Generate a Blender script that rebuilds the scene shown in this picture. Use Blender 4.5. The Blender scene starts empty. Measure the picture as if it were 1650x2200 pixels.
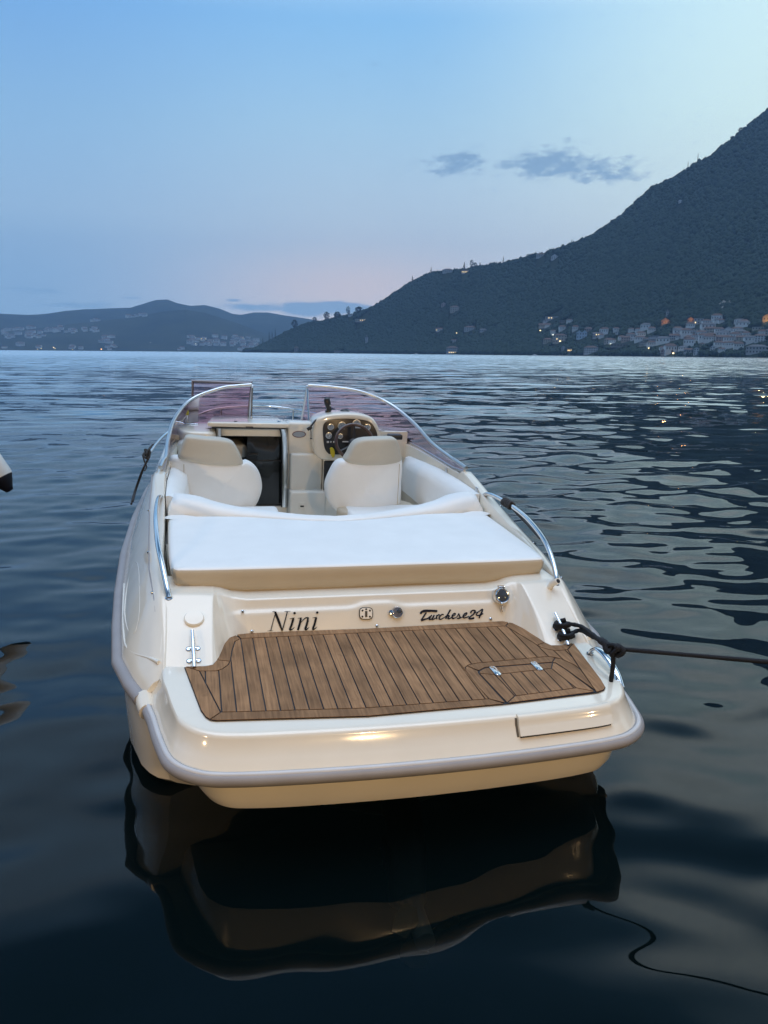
import bpy, bmesh, math, random
import numpy as np
from mathutils import Vector, Matrix
random.seed(7); RNG = np.random.default_rng(11)
SC = bpy.context.scene
COL = SC.collection
A = np.array
R = math.radians

# ------------------------------------------------------------------ survey: where the eye stands relative to the boat
EYE = A([-0.99945562, -3.40492951, 1.74952847]); FPX = 1650.0; EYE_H = 2.17
_y, _p, _r = np.radians([14.41313634, 14.68326762, 3.00732718])
CF = A([math.sin(_y)*math.cos(_p), math.cos(_y)*math.cos(_p), -math.sin(_p)])
_cr = A([math.cos(_y), -math.sin(_y), 0.]); _cu = np.cross(_cr, CF)
CR = math.cos(_r)*_cr + math.sin(_r)*_cu; CU = -math.sin(_r)*_cr + math.cos(_r)*_cu
_n = A([.0085, 1, -342/FPX]); _n /= np.linalg.norm(_n)
UP = CR*_n[0] + CU*_n[1] + CF*_n[2]
FW = CF - UP*(CF@UP); FW /= np.linalg.norm(FW); RT = np.cross(FW, UP)
M3 = np.stack([RT, FW, UP])
def ray(px, py): return CF + CR*((px-825)/FPX) - CU*((py-1100)/FPX)
def un(px, py, ax, val):
    d = ray(px, py); i = 'xyz'.index(ax); return EYE + d*((val-EYE[i])/d[i])
def unp(px, py, p0, n):
    d = ray(px, py); n = A(n, float); return EYE + d*(((A(p0)-EYE)@n)/(d@n))
def bearing(px, py):
    d = M3 @ ray(px, py); return math.degrees(math.atan2(d[0], d[1])), math.degrees(math.atan2(d[2], math.hypot(d[0], d[1])))
def to_world(P): return M3 @ (A(P)-EYE) + A([0, 0, EYE_H])
BOAT = Matrix([[*M3[i], to_world([0, 0, 0])[i]] for i in range(3)] + [[0, 0, 0, 1]])

# ------------------------------------------------------------------ materials
def new_mat(name):
    m = bpy.data.materials.new(name); m.use_nodes = True
    return m, m.node_tree.nodes, m.node_tree.links
def pmat(name, col, rough=.5, metal=0., coat=0., var=.0, vscale=8., bump=0., bscale=60., ior=1.5, rvar=0.):
    m, N, L = new_mat(name); b = N['Principled BSDF']
    b.inputs['Base Color'].default_value = (*col, 1); b.inputs['Roughness'].default_value = rough
    b.inputs['Metallic'].default_value = metal; b.inputs['IOR'].default_value = ior
    b.inputs['Coat Weight'].default_value = coat; b.inputs['Coat Roughness'].default_value = .05
    if var or bump or rvar:
        tc = N.new('ShaderNodeTexCoord')
    if var:
        n = N.new('ShaderNodeTexNoise'); n.inputs['Scale'].default_value = vscale; n.inputs['Detail'].default_value = 5
        L.new(tc.outputs['Object'], n.inputs['Vector'])
        mr = N.new('ShaderNodeMapRange'); mr.inputs[1].default_value = .3; mr.inputs[2].default_value = .7
        mr.inputs[3].default_value = 1-var; mr.inputs[4].default_value = 1+var
        L.new(n.outputs['Fac'], mr.inputs[0])
        mx = N.new('ShaderNodeMix'); mx.data_type = 'RGBA'; mx.blend_type = 'MULTIPLY'; mx.inputs[0].default_value = 1
        mx.inputs[6].default_value = (*col, 1); L.new(mr.outputs[0], mx.inputs[7]); L.new(mx.outputs[2], b.inputs['Base Color'])
    if rvar:
        n = N.new('ShaderNodeTexNoise'); n.inputs['Scale'].default_value = 5; n.inputs['Detail'].default_value = 6
        L.new(tc.outputs['Object'], n.inputs['Vector'])
        mr = N.new('ShaderNodeMapRange'); mr.inputs[1].default_value = .3; mr.inputs[2].default_value = .7
        mr.inputs[3].default_value = max(rough-rvar, .02); mr.inputs[4].default_value = rough+rvar
        L.new(n.outputs['Fac'], mr.inputs[0]); L.new(mr.outputs[0], b.inputs['Roughness'])
    if bump:
        n = N.new('ShaderNodeTexNoise'); n.inputs['Scale'].default_value = bscale; n.inputs['Detail'].default_value = 4
        L.new(tc.outputs['Object'], n.inputs['Vector'])
        bp = N.new('ShaderNodeBump'); bp.inputs['Strength'].default_value = bump; bp.inputs['Distance'].default_value = .01
        L.new(n.outputs['Fac'], bp.inputs['Height']); L.new(bp.outputs[0], b.inputs['Normal'])
    return m
def emat(name, col, strength):
    m, N, L = new_mat(name); N.remove(N['Principled BSDF'])
    e = N.new('ShaderNodeEmission'); e.inputs[0].default_value = (*col, 1); e.inputs[1].default_value = strength
    L.new(e.outputs[0], N['Material Output'].inputs[0]); return m

GEL = pmat('gelcoat', (.76, .705, .60), .16, coat=.6, var=.035, vscale=3, rvar=.05)
GELD = pmat('gelcoat_interior', (.78, .745, .67), .3, coat=.2, var=.04, vscale=4)
WVIN = pmat('white_vinyl', (.80, .80, .78), .5, var=.03, vscale=5, bump=.30, bscale=6)
BVIN = pmat('beige_vinyl', (.50, .43, .325), .5, var=.03, vscale=6, bump=.08, bscale=30)
HVIN = pmat('headrest_vinyl', (.53, .49, .41), .55, var=.03, vscale=6, bump=.06, bscale=40)
STEEL = pmat('stainless_steel', (.80, .81, .82), .10, metal=1, rvar=.04)
ALU = pmat('anodised_aluminium', (.62, .64, .66), .28, metal=1)
RAILM = pmat('rub_rail_vinyl', (.29, .28, .29), .5, var=.06, vscale=6)
RAILW = pmat('rub_rail_insert', (.52, .52, .53), .35, var=.04, vscale=8)
CAULK = pmat('black_caulk', (.008, .008, .012), .5)
BLACK = pmat('black_plastic', (.012, .012, .014), .35)
INK = pmat('black_lettering', (.006, .006, .008), .7, ior=1.3)
NAVYINK = pmat('navy_lettering', (.008, .010, .022), .7, ior=1.3)
DARKP = pmat('instrument_black', (.015, .014, .016), .3, var=.1)
GAUGE = pmat('gauge_face', (.30, .35, .42), .25)
WOOD = pmat('wheel_wood', (.06, .028, .018), .3, coat=.5, var=.3, vscale=30)
YEL = pmat('yellow_foam', (.62, .47, .02), .6)
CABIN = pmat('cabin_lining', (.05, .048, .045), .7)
TINT = pmat('smoked_acrylic', (.008, .010, .012), .08)
ROPEB = pmat('navy_rope', (.003, .0045, .009), .8, bump=.6, bscale=160)
ROPEG = pmat('grey_rope', (.035, .033, .034), .8, bump=.6, bscale=160)
FENDW = pmat('fender_white', (.70, .70, .68), .4, var=.05)
FENDN = pmat('fender_navy', (.006, .007, .016), .45)
CHRDK = pmat('smoked_lens', (.05, .06, .075), .06)

def glass_mat():
    m, N, L = new_mat('rose_tinted_glass'); N.remove(N['Principled BSDF'])
    t = N.new('ShaderNodeBsdfTransparent'); t.inputs[0].default_value = (.945, .69, .735, 1)
    g = N.new('ShaderNodeBsdfGlossy'); g.inputs[0].default_value = (.9, .85, .9, 1); g.inputs[1].default_value = .02
    f = N.new('ShaderNodeFresnel'); f.inputs[0].default_value = 1.42
    x = N.new('ShaderNodeMixShader'); L.new(f.outputs[0], x.inputs[0]); L.new(t.outputs[0], x.inputs[1]); L.new(g.outputs[0], x.inputs[2])
    L.new(x.outputs[0], N['Material Output'].inputs[0]); return m
GLASS = glass_mat()

def teak_mat():
    m, N, L = new_mat('teak_planks'); b = N['Principled BSDF']; b.inputs['Roughness'].default_value = .75; b.inputs['Specular IOR Level'].default_value = .18
    tc = N.new('ShaderNodeTexCoord'); at = N.new('ShaderNodeAttribute'); at.attribute_name = 'plank'
    ca = N.new('ShaderNodeVectorMath'); ca.operation = 'SCALE'; ca.inputs['Scale'].default_value = 17.0
    L.new(at.outputs['Color'], ca.inputs[0])
    ad = N.new('ShaderNodeVectorMath'); L.new(tc.outputs['Object'], ad.inputs[0]); L.new(ca.outputs[0], ad.inputs[1])
    mp = N.new('ShaderNodeMapping'); mp.inputs['Scale'].default_value = (90, 5, 1); L.new(ad.outputs[0], mp.inputs[0])
    n1 = N.new('ShaderNodeTexNoise'); n1.inputs['Scale'].default_value = 1; n1.inputs['Detail'].default_value = 6; n1.inputs['Distortion'].default_value = .4
    L.new(mp.outputs[0], n1.inputs['Vector'])
    n2 = N.new('ShaderNodeTexNoise'); n2.inputs['Scale'].default_value = 5; n2.inputs['Detail'].default_value = 5; L.new(tc.outputs['Object'], n2.inputs['Vector'])
    r1 = N.new('ShaderNodeValToRGB'); e = r1.color_ramp.elements
    e[0].position = .28; e[0].color = (.190, .103, .052, 1); e[1].position = .74; e[1].color = (.350, .196, .098, 1)
    L.new(n1.outputs['Fac'], r1.inputs[0])
    r2 = N.new('ShaderNodeMapRange'); r2.inputs[1].default_value = .3; r2.inputs[2].default_value = .7; r2.inputs[3].default_value = .72; r2.inputs[4].default_value = 1.15
    L.new(n2.outputs['Fac'], r2.inputs[0])
    sp = N.new('ShaderNodeSeparateColor'); L.new(at.outputs['Color'], sp.inputs[0])
    r3 = N.new('ShaderNodeMapRange'); r3.inputs[3].default_value = .84; r3.inputs[4].default_value = 1.18; L.new(sp.outputs[1], r3.inputs[0])
    mu = N.new('ShaderNodeMath'); mu.operation = 'MULTIPLY'; L.new(r2.outputs[0], mu.inputs[0]); L.new(r3.outputs[0], mu.inputs[1])
    # dark stains of spilt oil and scuffs
    n3 = N.new('ShaderNodeTexNoise'); n3.inputs['Scale'].default_value = 9; n3.inputs['Detail'].default_value = 3; L.new(tc.outputs['Object'], n3.inputs['Vector'])
    r4 = N.new('ShaderNodeMapRange'); r4.inputs[1].default_value = .68; r4.inputs[2].default_value = .76; r4.inputs[3].default_value = 1; r4.inputs[4].default_value = .6
    L.new(n3.outputs['Fac'], r4.inputs[0])
    mu2 = N.new('ShaderNodeMath'); mu2.operation = 'MULTIPLY'; L.new(mu.outputs[0], mu2.inputs[0]); L.new(r4.outputs[0], mu2.inputs[1])
    mx = N.new('ShaderNodeMix'); mx.data_type = 'RGBA'; mx.blend_type = 'MULTIPLY'; mx.inputs[0].default_value = 1
    L.new(r1.outputs[0], mx.inputs[6]); L.new(mu2.outputs[0], mx.inputs[7]); L.new(mx.outputs[2], b.inputs['Base Color'])
    bp = N.new('ShaderNodeBump'); bp.inputs['Strength'].default_value = .25; bp.inputs['Distance'].default_value = .002
    L.new(n1.outputs['Fac'], bp.inputs['Height']); L.new(bp.outputs[0], b.inputs['Normal'])
    return m
TEAK = teak_mat()

# ------------------------------------------------------------------ mesh helpers
def link(o, parent=None):
    COL.objects.link(o)
    if parent is not None: o.parent = parent
    return o
def mesh(name, V, F, mats, parent=None, smooth=True, fm=None, world=None):
    me = bpy.data.meshes.new(name); me.from_pydata([tuple(map(float, v)) for v in V], [], [tuple(f) for f in F])
    for m in (mats if isinstance(mats, (list, tuple)) else [mats]): me.materials.append(m)
    if fm is not None: me.polygons.foreach_set('material_index', fm)
    if smooth: me.polygons.foreach_set('use_smooth', [True]*len(me.polygons))
    me.validate(); me.update()
    o = link(bpy.data.objects.new(name, me), parent)
    if world is not None: o.matrix_world = world
    return o
def autosmooth(o, ang=35):
    me = o.data
    bm = bmesh.new(); bm.from_mesh(me)
    for e in bm.edges:
        if len(e.link_faces) == 2: e.smooth = e.calc_face_angle(0) < R(ang)
    bm.to_mesh(me); bm.free()
    return o
class MB:
    def __init__(s): s.v = []; s.f = []; s.m = []
    def add(s, V, F, mi=0):
        k = len(s.v); s.v += [tuple(map(float, v)) for v in V]; s.f += [tuple(i+k for i in f) for f in F]; s.m += [mi]*len(F)
    def build(s, name, mats, parent=None, smooth=True, ang=38, world=None):
        o = mesh(name, s.v, s.f, mats, parent, smooth, s.m, world)
        if smooth: autosmooth(o, ang)
        return o
def grid(P, closeu=False, closev=False):
    P = A(P, float); n, m = P.shape[:2]; F = []
    for i in range(n if closeu else n-1):
        for j in range(m if closev else m-1):
            a, b = i, (i+1) % n; c, d = j, (j+1) % m
            F.append((a*m+c, a*m+d, b*m+d, b*m+c))
    return P.reshape(-1, 3), F
def spline(pts, n=8, closed=False):
    P = [A(p, float) for p in pts]; out = []; N = len(P)
    rng = range(N if closed else N-1)
    for i in rng:
        p1, p2 = P[i], P[(i+1) % N]
        p0 = P[(i-1) % N] if (closed or i > 0) else 2*p1-p2
        p3 = P[(i+2) % N] if (closed or i+2 < N) else 2*p2-p1
        for k in range(n):
            t = k/n
            out.append(.5*((2*p1)+(-p0+p2)*t+(2*p0-5*p1+4*p2-p3)*t*t+(-p0+3*p1-3*p2+p3)*t**3))
    if not closed: out.append(P[-1])
    return out
def tube_geo(path, rad, seg=10, caps=True, flat=1.0, closed=False, up=None):
    P = [A(p, float) for p in path]; n = len(P)
    rr = rad if hasattr(rad, '__len__') else [rad]*n
    T = []
    for i in range(n):
        a = P[(i-1) % n] if (closed or i > 0) else P[i]; b = P[(i+1) % n] if (closed or i < n-1) else P[i]
        t = b-a; T.append(t/(np.linalg.norm(t)+1e-12))
    ref = A([0, 0, 1.]) if up is None else A(up, float)
    if abs(T[0]@ref)/np.linalg.norm(ref) > .95: ref = A([1., 0, 0])
    u = ref-T[0]*(ref@T[0]); u /= np.linalg.norm(u); rows = []
    for i in range(n):
        u = u-T[i]*(u@T[i]); u /= (np.linalg.norm(u)+1e-12); w = np.cross(T[i], u)
        rows.append([P[i]+rr[i]*(math.cos(2*math.pi*k/seg)*w+flat*math.sin(2*math.pi*k/seg)*u) for k in range(seg)])
    V, F = grid(rows, closeu=closed, closev=True)
    F = [tuple(reversed(f)) for f in F]
    if caps and not closed:
        F.append(tuple(range(seg))); F.append(tuple(reversed(range((n-1)*seg, n*seg))))
    return V, F
def tube(name, path, rad, mat, parent=None, seg=12, **k):
    w = k.pop('world', None)
    V, F = tube_geo(path, rad, seg, **k); mb = MB(); mb.add(V, F); return mb.build(name, mat, parent, ang=60, world=w)
def frame(n, hint=(0, 0, 1)):
    n = A(n, float); n /= np.linalg.norm(n); h = A(hint, float)
    if abs(n@h) > .95: h = A([0, 1., 0])
    u = np.cross(h, n); u /= np.linalg.norm(u); return u, np.cross(n, u), n
def lathe_geo(prof, o, axis, seg=24, cap=True):
    u, v, n = frame(axis); o = A(o, float)
    rows = [[o+n*h+r*(math.cos(2*math.pi*k/seg)*u+math.sin(2*math.pi*k/seg)*v) for k in range(seg)] for r, h in prof]
    V, F = grid(rows, closev=True)
    if cap: F.append(tuple(reversed(range(seg)))); F.append(tuple(range((len(prof)-1)*seg, len(prof)*seg)))
    return V, F
def lathe(name, prof, o, axis, mat, parent=None, seg=24, ang=30, world=None):
    mb = MB(); V, F = lathe_geo(prof, o, axis, seg); mb.add(V, F); return mb.build(name, mat, parent, ang=ang, world=world)
def rbox(name, c, s, mat, parent=None, bev=.01, seg=3, rot=None, world=None):
    bm = bmesh.new(); bmesh.ops.create_cube(bm, size=1)
    for v in bm.verts: v.co = Vector((v.co.x*s[0], v.co.y*s[1], v.co.z*s[2]))
    if bev: bmesh.ops.bevel(bm, geom=bm.edges[:], offset=bev, segments=seg, profile=.5, affect='EDGES')
    if rot is not None: bmesh.ops.transform(bm, matrix=rot, verts=bm.verts)
    for v in bm.verts: v.co += Vector(c)
    for f in bm.faces: f.smooth = True
    me = bpy.data.meshes.new(name); bm.to_mesh(me); bm.free(); me.materials.append(mat)
    o = link(bpy.data.objects.new(name, me), parent)
    if world is not None: o.matrix_world = world
    return autosmooth(o, 50)
def prism(name, outline, n, thick, mat, parent=None, bev=.006, seg=3, world=None):
    """extrude a planar 3-D outline along n by thick, with rounded rims"""
    P = [Vector(tuple(map(float, p))) for p in outline]; n = Vector(n).normalized()
    bm = bmesh.new(); vs = [bm.verts.new(p) for p in P]; f = bm.faces.new(vs); f.normal_update()
    if f.normal.dot(n) > 0: f.normal_flip()
    ex = bmesh.ops.extrude_face_region(bm, geom=[f]); vv = [g for g in ex['geom'] if isinstance(g, bmesh.types.BMVert)]
    bmesh.ops.translate(bm, verts=vv, vec=n*thick); bmesh.ops.recalc_face_normals(bm, faces=bm.faces)
    if bev:
        ed = [e for e in bm.edges if len(e.link_faces) == 2 and any(len(q.verts) > 4 or len(P) == 4 for q in e.link_faces) and abs((e.verts[0].co-e.verts[1].co).normalized().dot(n)) < .5]
        bmesh.ops.bevel(bm, geom=ed, offset=bev, segments=seg, profile=.5, affect='EDGES')
    for q in bm.faces: q.smooth = True
    me = bpy.data.meshes.new(name); bm.to_mesh(me); bm.free(); me.materials.append(mat)
    o = link(bpy.data.objects.new(name, me), parent)
    if world is not None: o.matrix_world = world
    return autosmooth(o, 40)
def pillow(name, outline, depth_dir, thick, mat, parent=None, curve=None, dome=.5):
    """cushion: planar outline, domed on both sides along depth_dir"""
    O = spline(outline, 4, closed=True); P = A(O); c = P.mean(0); d = A(depth_dir, float)
    sc = [0.02, .5, .84, .935, .975, .995, 1, .995, .975, .935, .84, .5, 0.02]
    dz = [1, .985, .95, .87, .74, .52, .0, -.52, -.74, -.87, -.95, -.985, -1]
    rows = []
    for s, z in zip(sc, dz):
        row = c+(P-c)*s+d*(z*thick/2)
        if curve is not None: row = A([curve(q) for q in row])
        rows.append(row)
    V, F = grid(rows, closev=True); k = len(O); F.append(tuple(range(k))); F.append(tuple(reversed(range((len(sc)-1)*k, len(sc)*k))))
    mb = MB(); mb.add(V, F); o = mb.build(name, mat, parent, ang=75)
    bm = bmesh.new(); bm.from_mesh(o.data); bmesh.ops.recalc_face_normals(bm, faces=bm.faces); bm.to_mesh(o.data); bm.free()
    return o
def ip(t, xs, ys): return float(np.interp(t, xs, ys))

def thing(name, label, cat, loc=(0, 0, 0), group=None, world=None):
    o = bpy.data.objects.new(name, None); COL.objects.link(o); o.empty_display_size = .2
    if world is not None: o.matrix_world = world
    else: o.location = loc
    o['label'] = label; o['category'] = cat
    if group: o['group'] = group
    return o
def tag(o, label, cat, group=None, kind=None):
    if label: o['label'] = label
    if cat: o['category'] = cat
    if group: o['group'] = group
    if kind: o['kind'] = kind
    return o

# ================================================================== THE MOTORBOAT (in its own axes: x to starboard, y to the bow, z up; z = 0 is the swim platform)
boat = thing('motorboat', 'white motorboat with teak swim platform and rose tinted windscreen, moored in the foreground', 'motorboat', world=BOAT)

# ---- hull
HB = [(.14, 1.245), (.3, 1.31), (.55, 1.385), (1, 1.425), (1.5, 1.455), (2.2, 1.475), (3, 1.45), (3.8, 1.385), (4.5, 1.27), (5.1, 1.10), (5.7, .86), (6.2, .56), (6.55, .28), (6.75, .06), (6.8, .0)]
def hb(y): return ip(y, [a for a, b in HB], [b for a, b in HB])
def zr(y): return ip(y, [.14, .55, 1, 2, 3, 4, 5, 6, 6.8], [-.135, -.13, -.115, -.07, -.01, .05, .10, .13, .14])
ys = [.14, .17, .22, .3, .42, .55, .75, 1, 1.25, 1.5, 1.85, 2.2, 2.6, 3, 3.4, 3.8, 4.15, 4.5, 4.8, 5.1, 5.4, 5.7, 5.95, 6.2, 6.38, 6.55, 6.68, 6.76, 6.8]
def hull_geo(sign):
    rows = []
    for y in ys:
        b = hb(y); z0 = zr(y); k = min(1, max(0, (y-.14)/.16)); pinch = math.sqrt(max(0, 1-(1-k)**2))*.07+.93
        bow = max(0, (y-4)/2.8); ch = -.60+.42*bow**2.2; chx = b*(.975-.34*bow)*pinch; kz = -.95+.62*bow**3
        rows.append([(sign*b*(.985+.015*pinch), y, z0), (sign*(b*.985)*(.93+.07*pinch), y, z0-.09), (sign*(b*.6+chx*.4)*(.96+.04*pinch), y, z0*.6+ch*.4), (sign*(b*.25+chx*.75), y, z0*.25+ch*.75), (sign*chx, y, ch),
                     (sign*chx*.97, y, ch-.02), (sign*chx*.5, y, (ch+kz)/2), (0, y, kz)])
    V, F = grid(rows)
    k = len(rows[0]); F.append(tuple(range(k)) if sign < 0 else tuple(reversed(range(k))))
    if sign < 0: F = [tuple(reversed(f)) for f in F]
    return V, F
mb = MB()
for s in (1, -1): mb.add(*hull_geo(s))
hull = mb.build('hull', GEL, boat, ang=30)
# stern wall closing the hull beneath the platform
V = [(-1.2, .15, -.13), (1.2, .15, -.13), (1.12, .15, -.6), (0, .15, -.95), (-1.12, .15, -.6)]
mb = MB(); mb.add(V, [(0, 4, 3, 2, 1)]); mb.build('stern_wall', GEL, boat)
for s in (1, -1):
    pth = [(s*(hb(y)+.012), y, zr(y)-.005) for y in ys if y <= 6.77]
    tube('rub_rail', pth, .036, RAILM, boat, seg=10)

# ---- deck sides and coaming
XC = ([.14, .39, .62, 1, 1.5, 2, 2.6, 3.5, 4.15], [1.165, 1.17, 1.19, 1.235, 1.26, 1.28, 1.287, 1.265, 1.24])
ZC = ([.14, .18, .39, .62, 1, 1.5, 2, 2.45, 2.60, 2.66, 2.8, 3.5, 4.15], [-.03, .0, .11, .215, .265, .315, .375, .455, .478, .445, .44, .438, .44])
XI = ([.14, .62, .8, 1, 1.5, 2, 2.6, 3.5, 4.15], [1.14, 1.13, 1.16, 1.175, 1.185, 1.195, 1.20, 1.17, 1.12])
ys2 = [.14, .18, .25, .32, .39, .46, .54, .62, .7, .8, .9, 1, 1.15, 1.3, 1.5, 1.75, 2, 2.2, 2.4, 2.5, 2.58, 2.62, 2.66, 2.72, 2.85, 3.1, 3.4, 3.7, 4, 4.15]
mb = MB()
for s in (1, -1):
    rows = []
    for y in ys2:
        b, z0, xc, zc, xi = hb(y), zr(y), ip(y, *XC), ip(y, *ZC), ip(y, *XI)
        inner = ip(y, [.14, .62, .7, .9], [.03, .05, .12, .3]) if y < 2 else ip(y, [2, 2.3], [.3, .75])
        h = zc-z0
        rows.append([(s*(b-.004), y, z0+.012), (s*(b-.012), y, z0+.05*min(1, h/.2)), (s*(b*.72+xc*.28), y, z0+.30*h+.02), (s*(b*.40+xc*.60), y, z0+.62*h+.016), (s*(b*.14+xc*.86), y, z0+.87*h), (s*(xc+.005), y, zc-.02*min(1, h*4)), (s*(xc-.012), y, zc-.003), (s*(xc*.5+xi*.5), y, zc),
                     (s*(xi+.008), y, zc-.002), (s*xi, y, zc-.012), (s*(xi-.004), y, zc-inner)])
    V, F = grid(rows); F.append(tuple(range(len(rows[0]))))
    if s < 0: F = [tuple(reversed(f)) for f in F]
    mb.add(V, F)
deck = mb.build('deck_moulding', GEL, boat, ang=42)
# foredeck
def zcen(y): return ip(y, [4.1, 4.4, 4.75, 5.2, 5.7, 6.2, 6.8], [.60, .60, .575, .50, .40, .30, .19])
rows = []
for y in [4.14, 4.3, 4.5, 4.75, 5, 5.3, 5.6, 5.9, 6.2, 6.45, 6.62, 6.74, 6.8]:
    b, z0, zc = max(hb(y), .004), zr(y), zcen(y); h = zc-z0; row = []
    for q, w in [(1, .02), (.985, .12), (.95, .5), (.90, .74), (.82, .87), (.65, .94), (.4, .98), (0, 1)]: row.append((b*q, y, z0+h*w))
    rows.append(row+[(-x, yy, zz) for x, yy, zz in row[-2::-1]])
V, F = grid(rows); mb = MB(); mb.add(V, F); mb.build('foredeck', GEL, boat, ang=40)
# recess with screws along each deck side, oval moulding
for s in (1, -1):
    scr = []
    for y in (.72, 1.25, 1.95, 2.75):
        xc, zc = ip(y, *XC), ip(y, *ZC)
        lathe('screw', [(.0, .007), (.006, .006), (.008, .0), (.008, -.004)][::-1], (s*(xc+.022), y, zc-.035), (s*.6, 0, .8), STEEL, boat, seg=10)
    e = []
    for k in range(36):
        a = 2*math.pi*k/36; y = 1.05+.46*math.cos(a); t = .40+.22*math.sin(a)
        b, z0, xc, zc = hb(y), zr(y), ip(y, *XC), ip(y, *ZC); h = zc-z0
        q = ip(t, [.12, .30, .62, .87], [.93, .72, .40, .14])
        e.append((s*(b*q+xc*(1-q)-.002), y, z0+t*h+.014))
    def on_side(y, t, o=.0):
        b, z0, xc, zc = hb(y), zr(y), ip(y, *XC), ip(y, *ZC); h = zc-z0; q = ip(t, [.0, .12, .30, .62, .87, 1], [1, .93, .72, .40, .14, 0]); return (s*(b*q+xc*(1-q)+o), y, z0+t*h+.014)
    tube('deck_seam', [(s*(ip(y, *XC)+.017), y, ip(y, *ZC)-.036) for y in np.linspace(.55, 2.6, 24)], .0042, RAILM, boat, seg=6)
    tube('moulded_ridge', spline([on_side(y, t, -.008) for y, t in [(1.5, .10), (1.1, .10), (.8, .12), (.6, .16), (.46, .27), (.36, .45), (.28, .66), (.22, .86)]], 6), .010, GEL, boat, seg=8)
    tube('oval_moulding', e, .0045, GEL, boat, seg=8, closed=True)

# ---- stern moulding: the two quarter horns with the bulkhead between them
half = [((1.165, .15, -.03), (1.165, .39, .10), (1.145, .62, .215)), ((1.05, .172, -.004), (1.04, .39, .108), (1.03, .61, .214)), ((.97, .174, -.004), (.965, .387, .11), (.955, .605, .213)),
        ((.918, .175, -.004), (.912, .385, .11), (.905, .60, .21)), ((.895, .195, -.004), (.905, .39, .108), (.90, .603, .21)), ((.88, .235, -.004), (.90, .405, .107), (.898, .607, .21)), ((.865, .30, -.004), (.890, .44, .106), (.892, .615, .208)),
        ((.845, .40, -.004), (.868, .50, .104), (.880, .63, .205)), ((.815, .475, -.004), (.84, .55, .10), (.855, .64, .20)), ((.77, .515, -.004), (.785, .562, .088), (.80, .632, .178))]
wall = [((x, .522, -.004), (x, .564, .081), (x, .606, .166)) for x in np.linspace(.72, -.72, 60)]
cols = half+wall+[tuple((-p[0], p[1], p[2]) for p in c) for c in reversed(half)]
def ledge(x):
    return .112+.022*(1/(1+math.exp((abs(x-.02)-.115)/.014)))
rows = []
ts = np.linspace(0, 1, 30)
cc = A(cols, float)
# spread the horn columns finely
dense = []
for i in range(len(cc)-1):
    k = 4 if (i < len(half)-1 or i >= len(half)+len(wall)-1) else 1
    for j in range(k): dense.append(cc[i]+(cc[i+1]-cc[i])*j/k)
dense.append(cc[-1])
for B, Mi, T in dense:
    row = []
    for t in ts:
        L0 = 2*(t-.5)*(t-1); L1 = 4*t*(1-t); L2 = 2*t*(t-.5)
        p = B*L0+Mi*L1+T*L2
        if abs(p[0]) < .84:
            fade = min(1, max(0, (.84-abs(p[0]))/.10))
            p = p+A([0, .016, 0])*fade/(1+math.exp(-(p[2]-ledge(p[0]))/.004))
        row.append(p)
    row.append(T+A([0, .03, .004])); row.append(T+A([0, .30, .0]))
    rows.append(row)
V, F = grid(rows); mb = MB(); mb.add(V, [tuple(reversed(f)) for f in F]); mb.build('stern_moulding', GEL, boat, ang=50)
WP, WN = A([0, .522, 0]), A([0, -1, .5])
WN = WN/np.linalg.norm(WN)
def on_wall(px, py, off=0.0):
    return unp(px, py, WP, WN)+WN*off

# ---- swim platform
top = [(1.15, .60), (1.15, .13), (1.125, -.05), (1.098, -.20), (1.062, -.33), (.985, -.425), (.86, -.475), (.6, -.497), (.3, -.511), (0, -.515)]
fen = [(1.25, .60), (1.235, .13), (1.195, -.08), (1.155, -.28), (1.10, -.455), (.99, -.555), (.85, -.592), (.6, -.615), (.3, -.63), (0, -.635)]
topf = top+[(-x, y) for x, y in top[-2::-1]]; fenf = fen+[(-x, y) for x, y in fen[-2::-1]]
tp = A([p[:2] for p in spline([(x, y, 0) for x, y in topf], 5)]); fp = A([p[:2] for p in spline([(x, y, 0) for x, y in fenf], 5)])
def ring(t, z, q=0.0):
    P = tp+(fp-tp)*t
    if q: P = P*A([1-q/1.1, 1])+A([0, q]) if True else P
    return [(x, y, z) for x, y in P]
prof = [(-.30, 0), (-.12, 0), (.0, -.0015), (.07, -.007), (.125, -.018), (.18, -.036), (.50, -.085), (.82, -.122), (.94, -.15)]
rows = [ring(t, z) for t, z in prof]
low = [(1.16, .6), (1.12, .13), (1.08, -.1), (1.045, -.3), (1.0, -.44), (.92, -.525), (.8, -.555), (.6, -.575), (.3, -.59), (0, -.595)]
lowf = low+[(-x, y) for x, y in low[-2::-1]]; lp = A([p[:2] for p in spline([(x, y, 0) for x, y in lowf], 5)])
rows += [[(x, y, -.170) for x, y in fp*A([.985, .985])], [(x, y, -.175) for x, y in lp], [(x*.98, y*.99, -.28) for x, y in lp], [(x*.955, y*.97+.005, -.328) for x, y in lp], [(x*.92, y*.9+.03, -.338) for x, y in lp]]
V, F = grid(rows, closev=False); nn = len(tp); F = [tuple(reversed(f)) for f in F]
mb = MB(); mb.add(V, F)
mb.add(rows[0], [tuple(range(nn))]); mb.add(rows[-1], [tuple(reversed(range(nn)))])
plat = mb.build('swim_platform', GEL, boat, ang=35)
bm = bmesh.new(); bm.from_mesh(plat.data); bmesh.ops.recalc_face_normals(bm, faces=bm.faces); bm.to_mesh(plat.data); bm.free()
i0 = int(np.argmin(np.abs(fp[:len(fp)//2, 1]-.10))); i1 = len(fp)-1-i0
fpath = [(x, y, -.146) for x, y in fp[i0:i1+1]]
V, F = tube_geo([(x*.996, y*.99, z) for x, y, z in fpath], .031, 14); mb = MB(); mb.add(V, F); fr = mb.build('platform_fender', RAILM, plat, ang=60)
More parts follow.
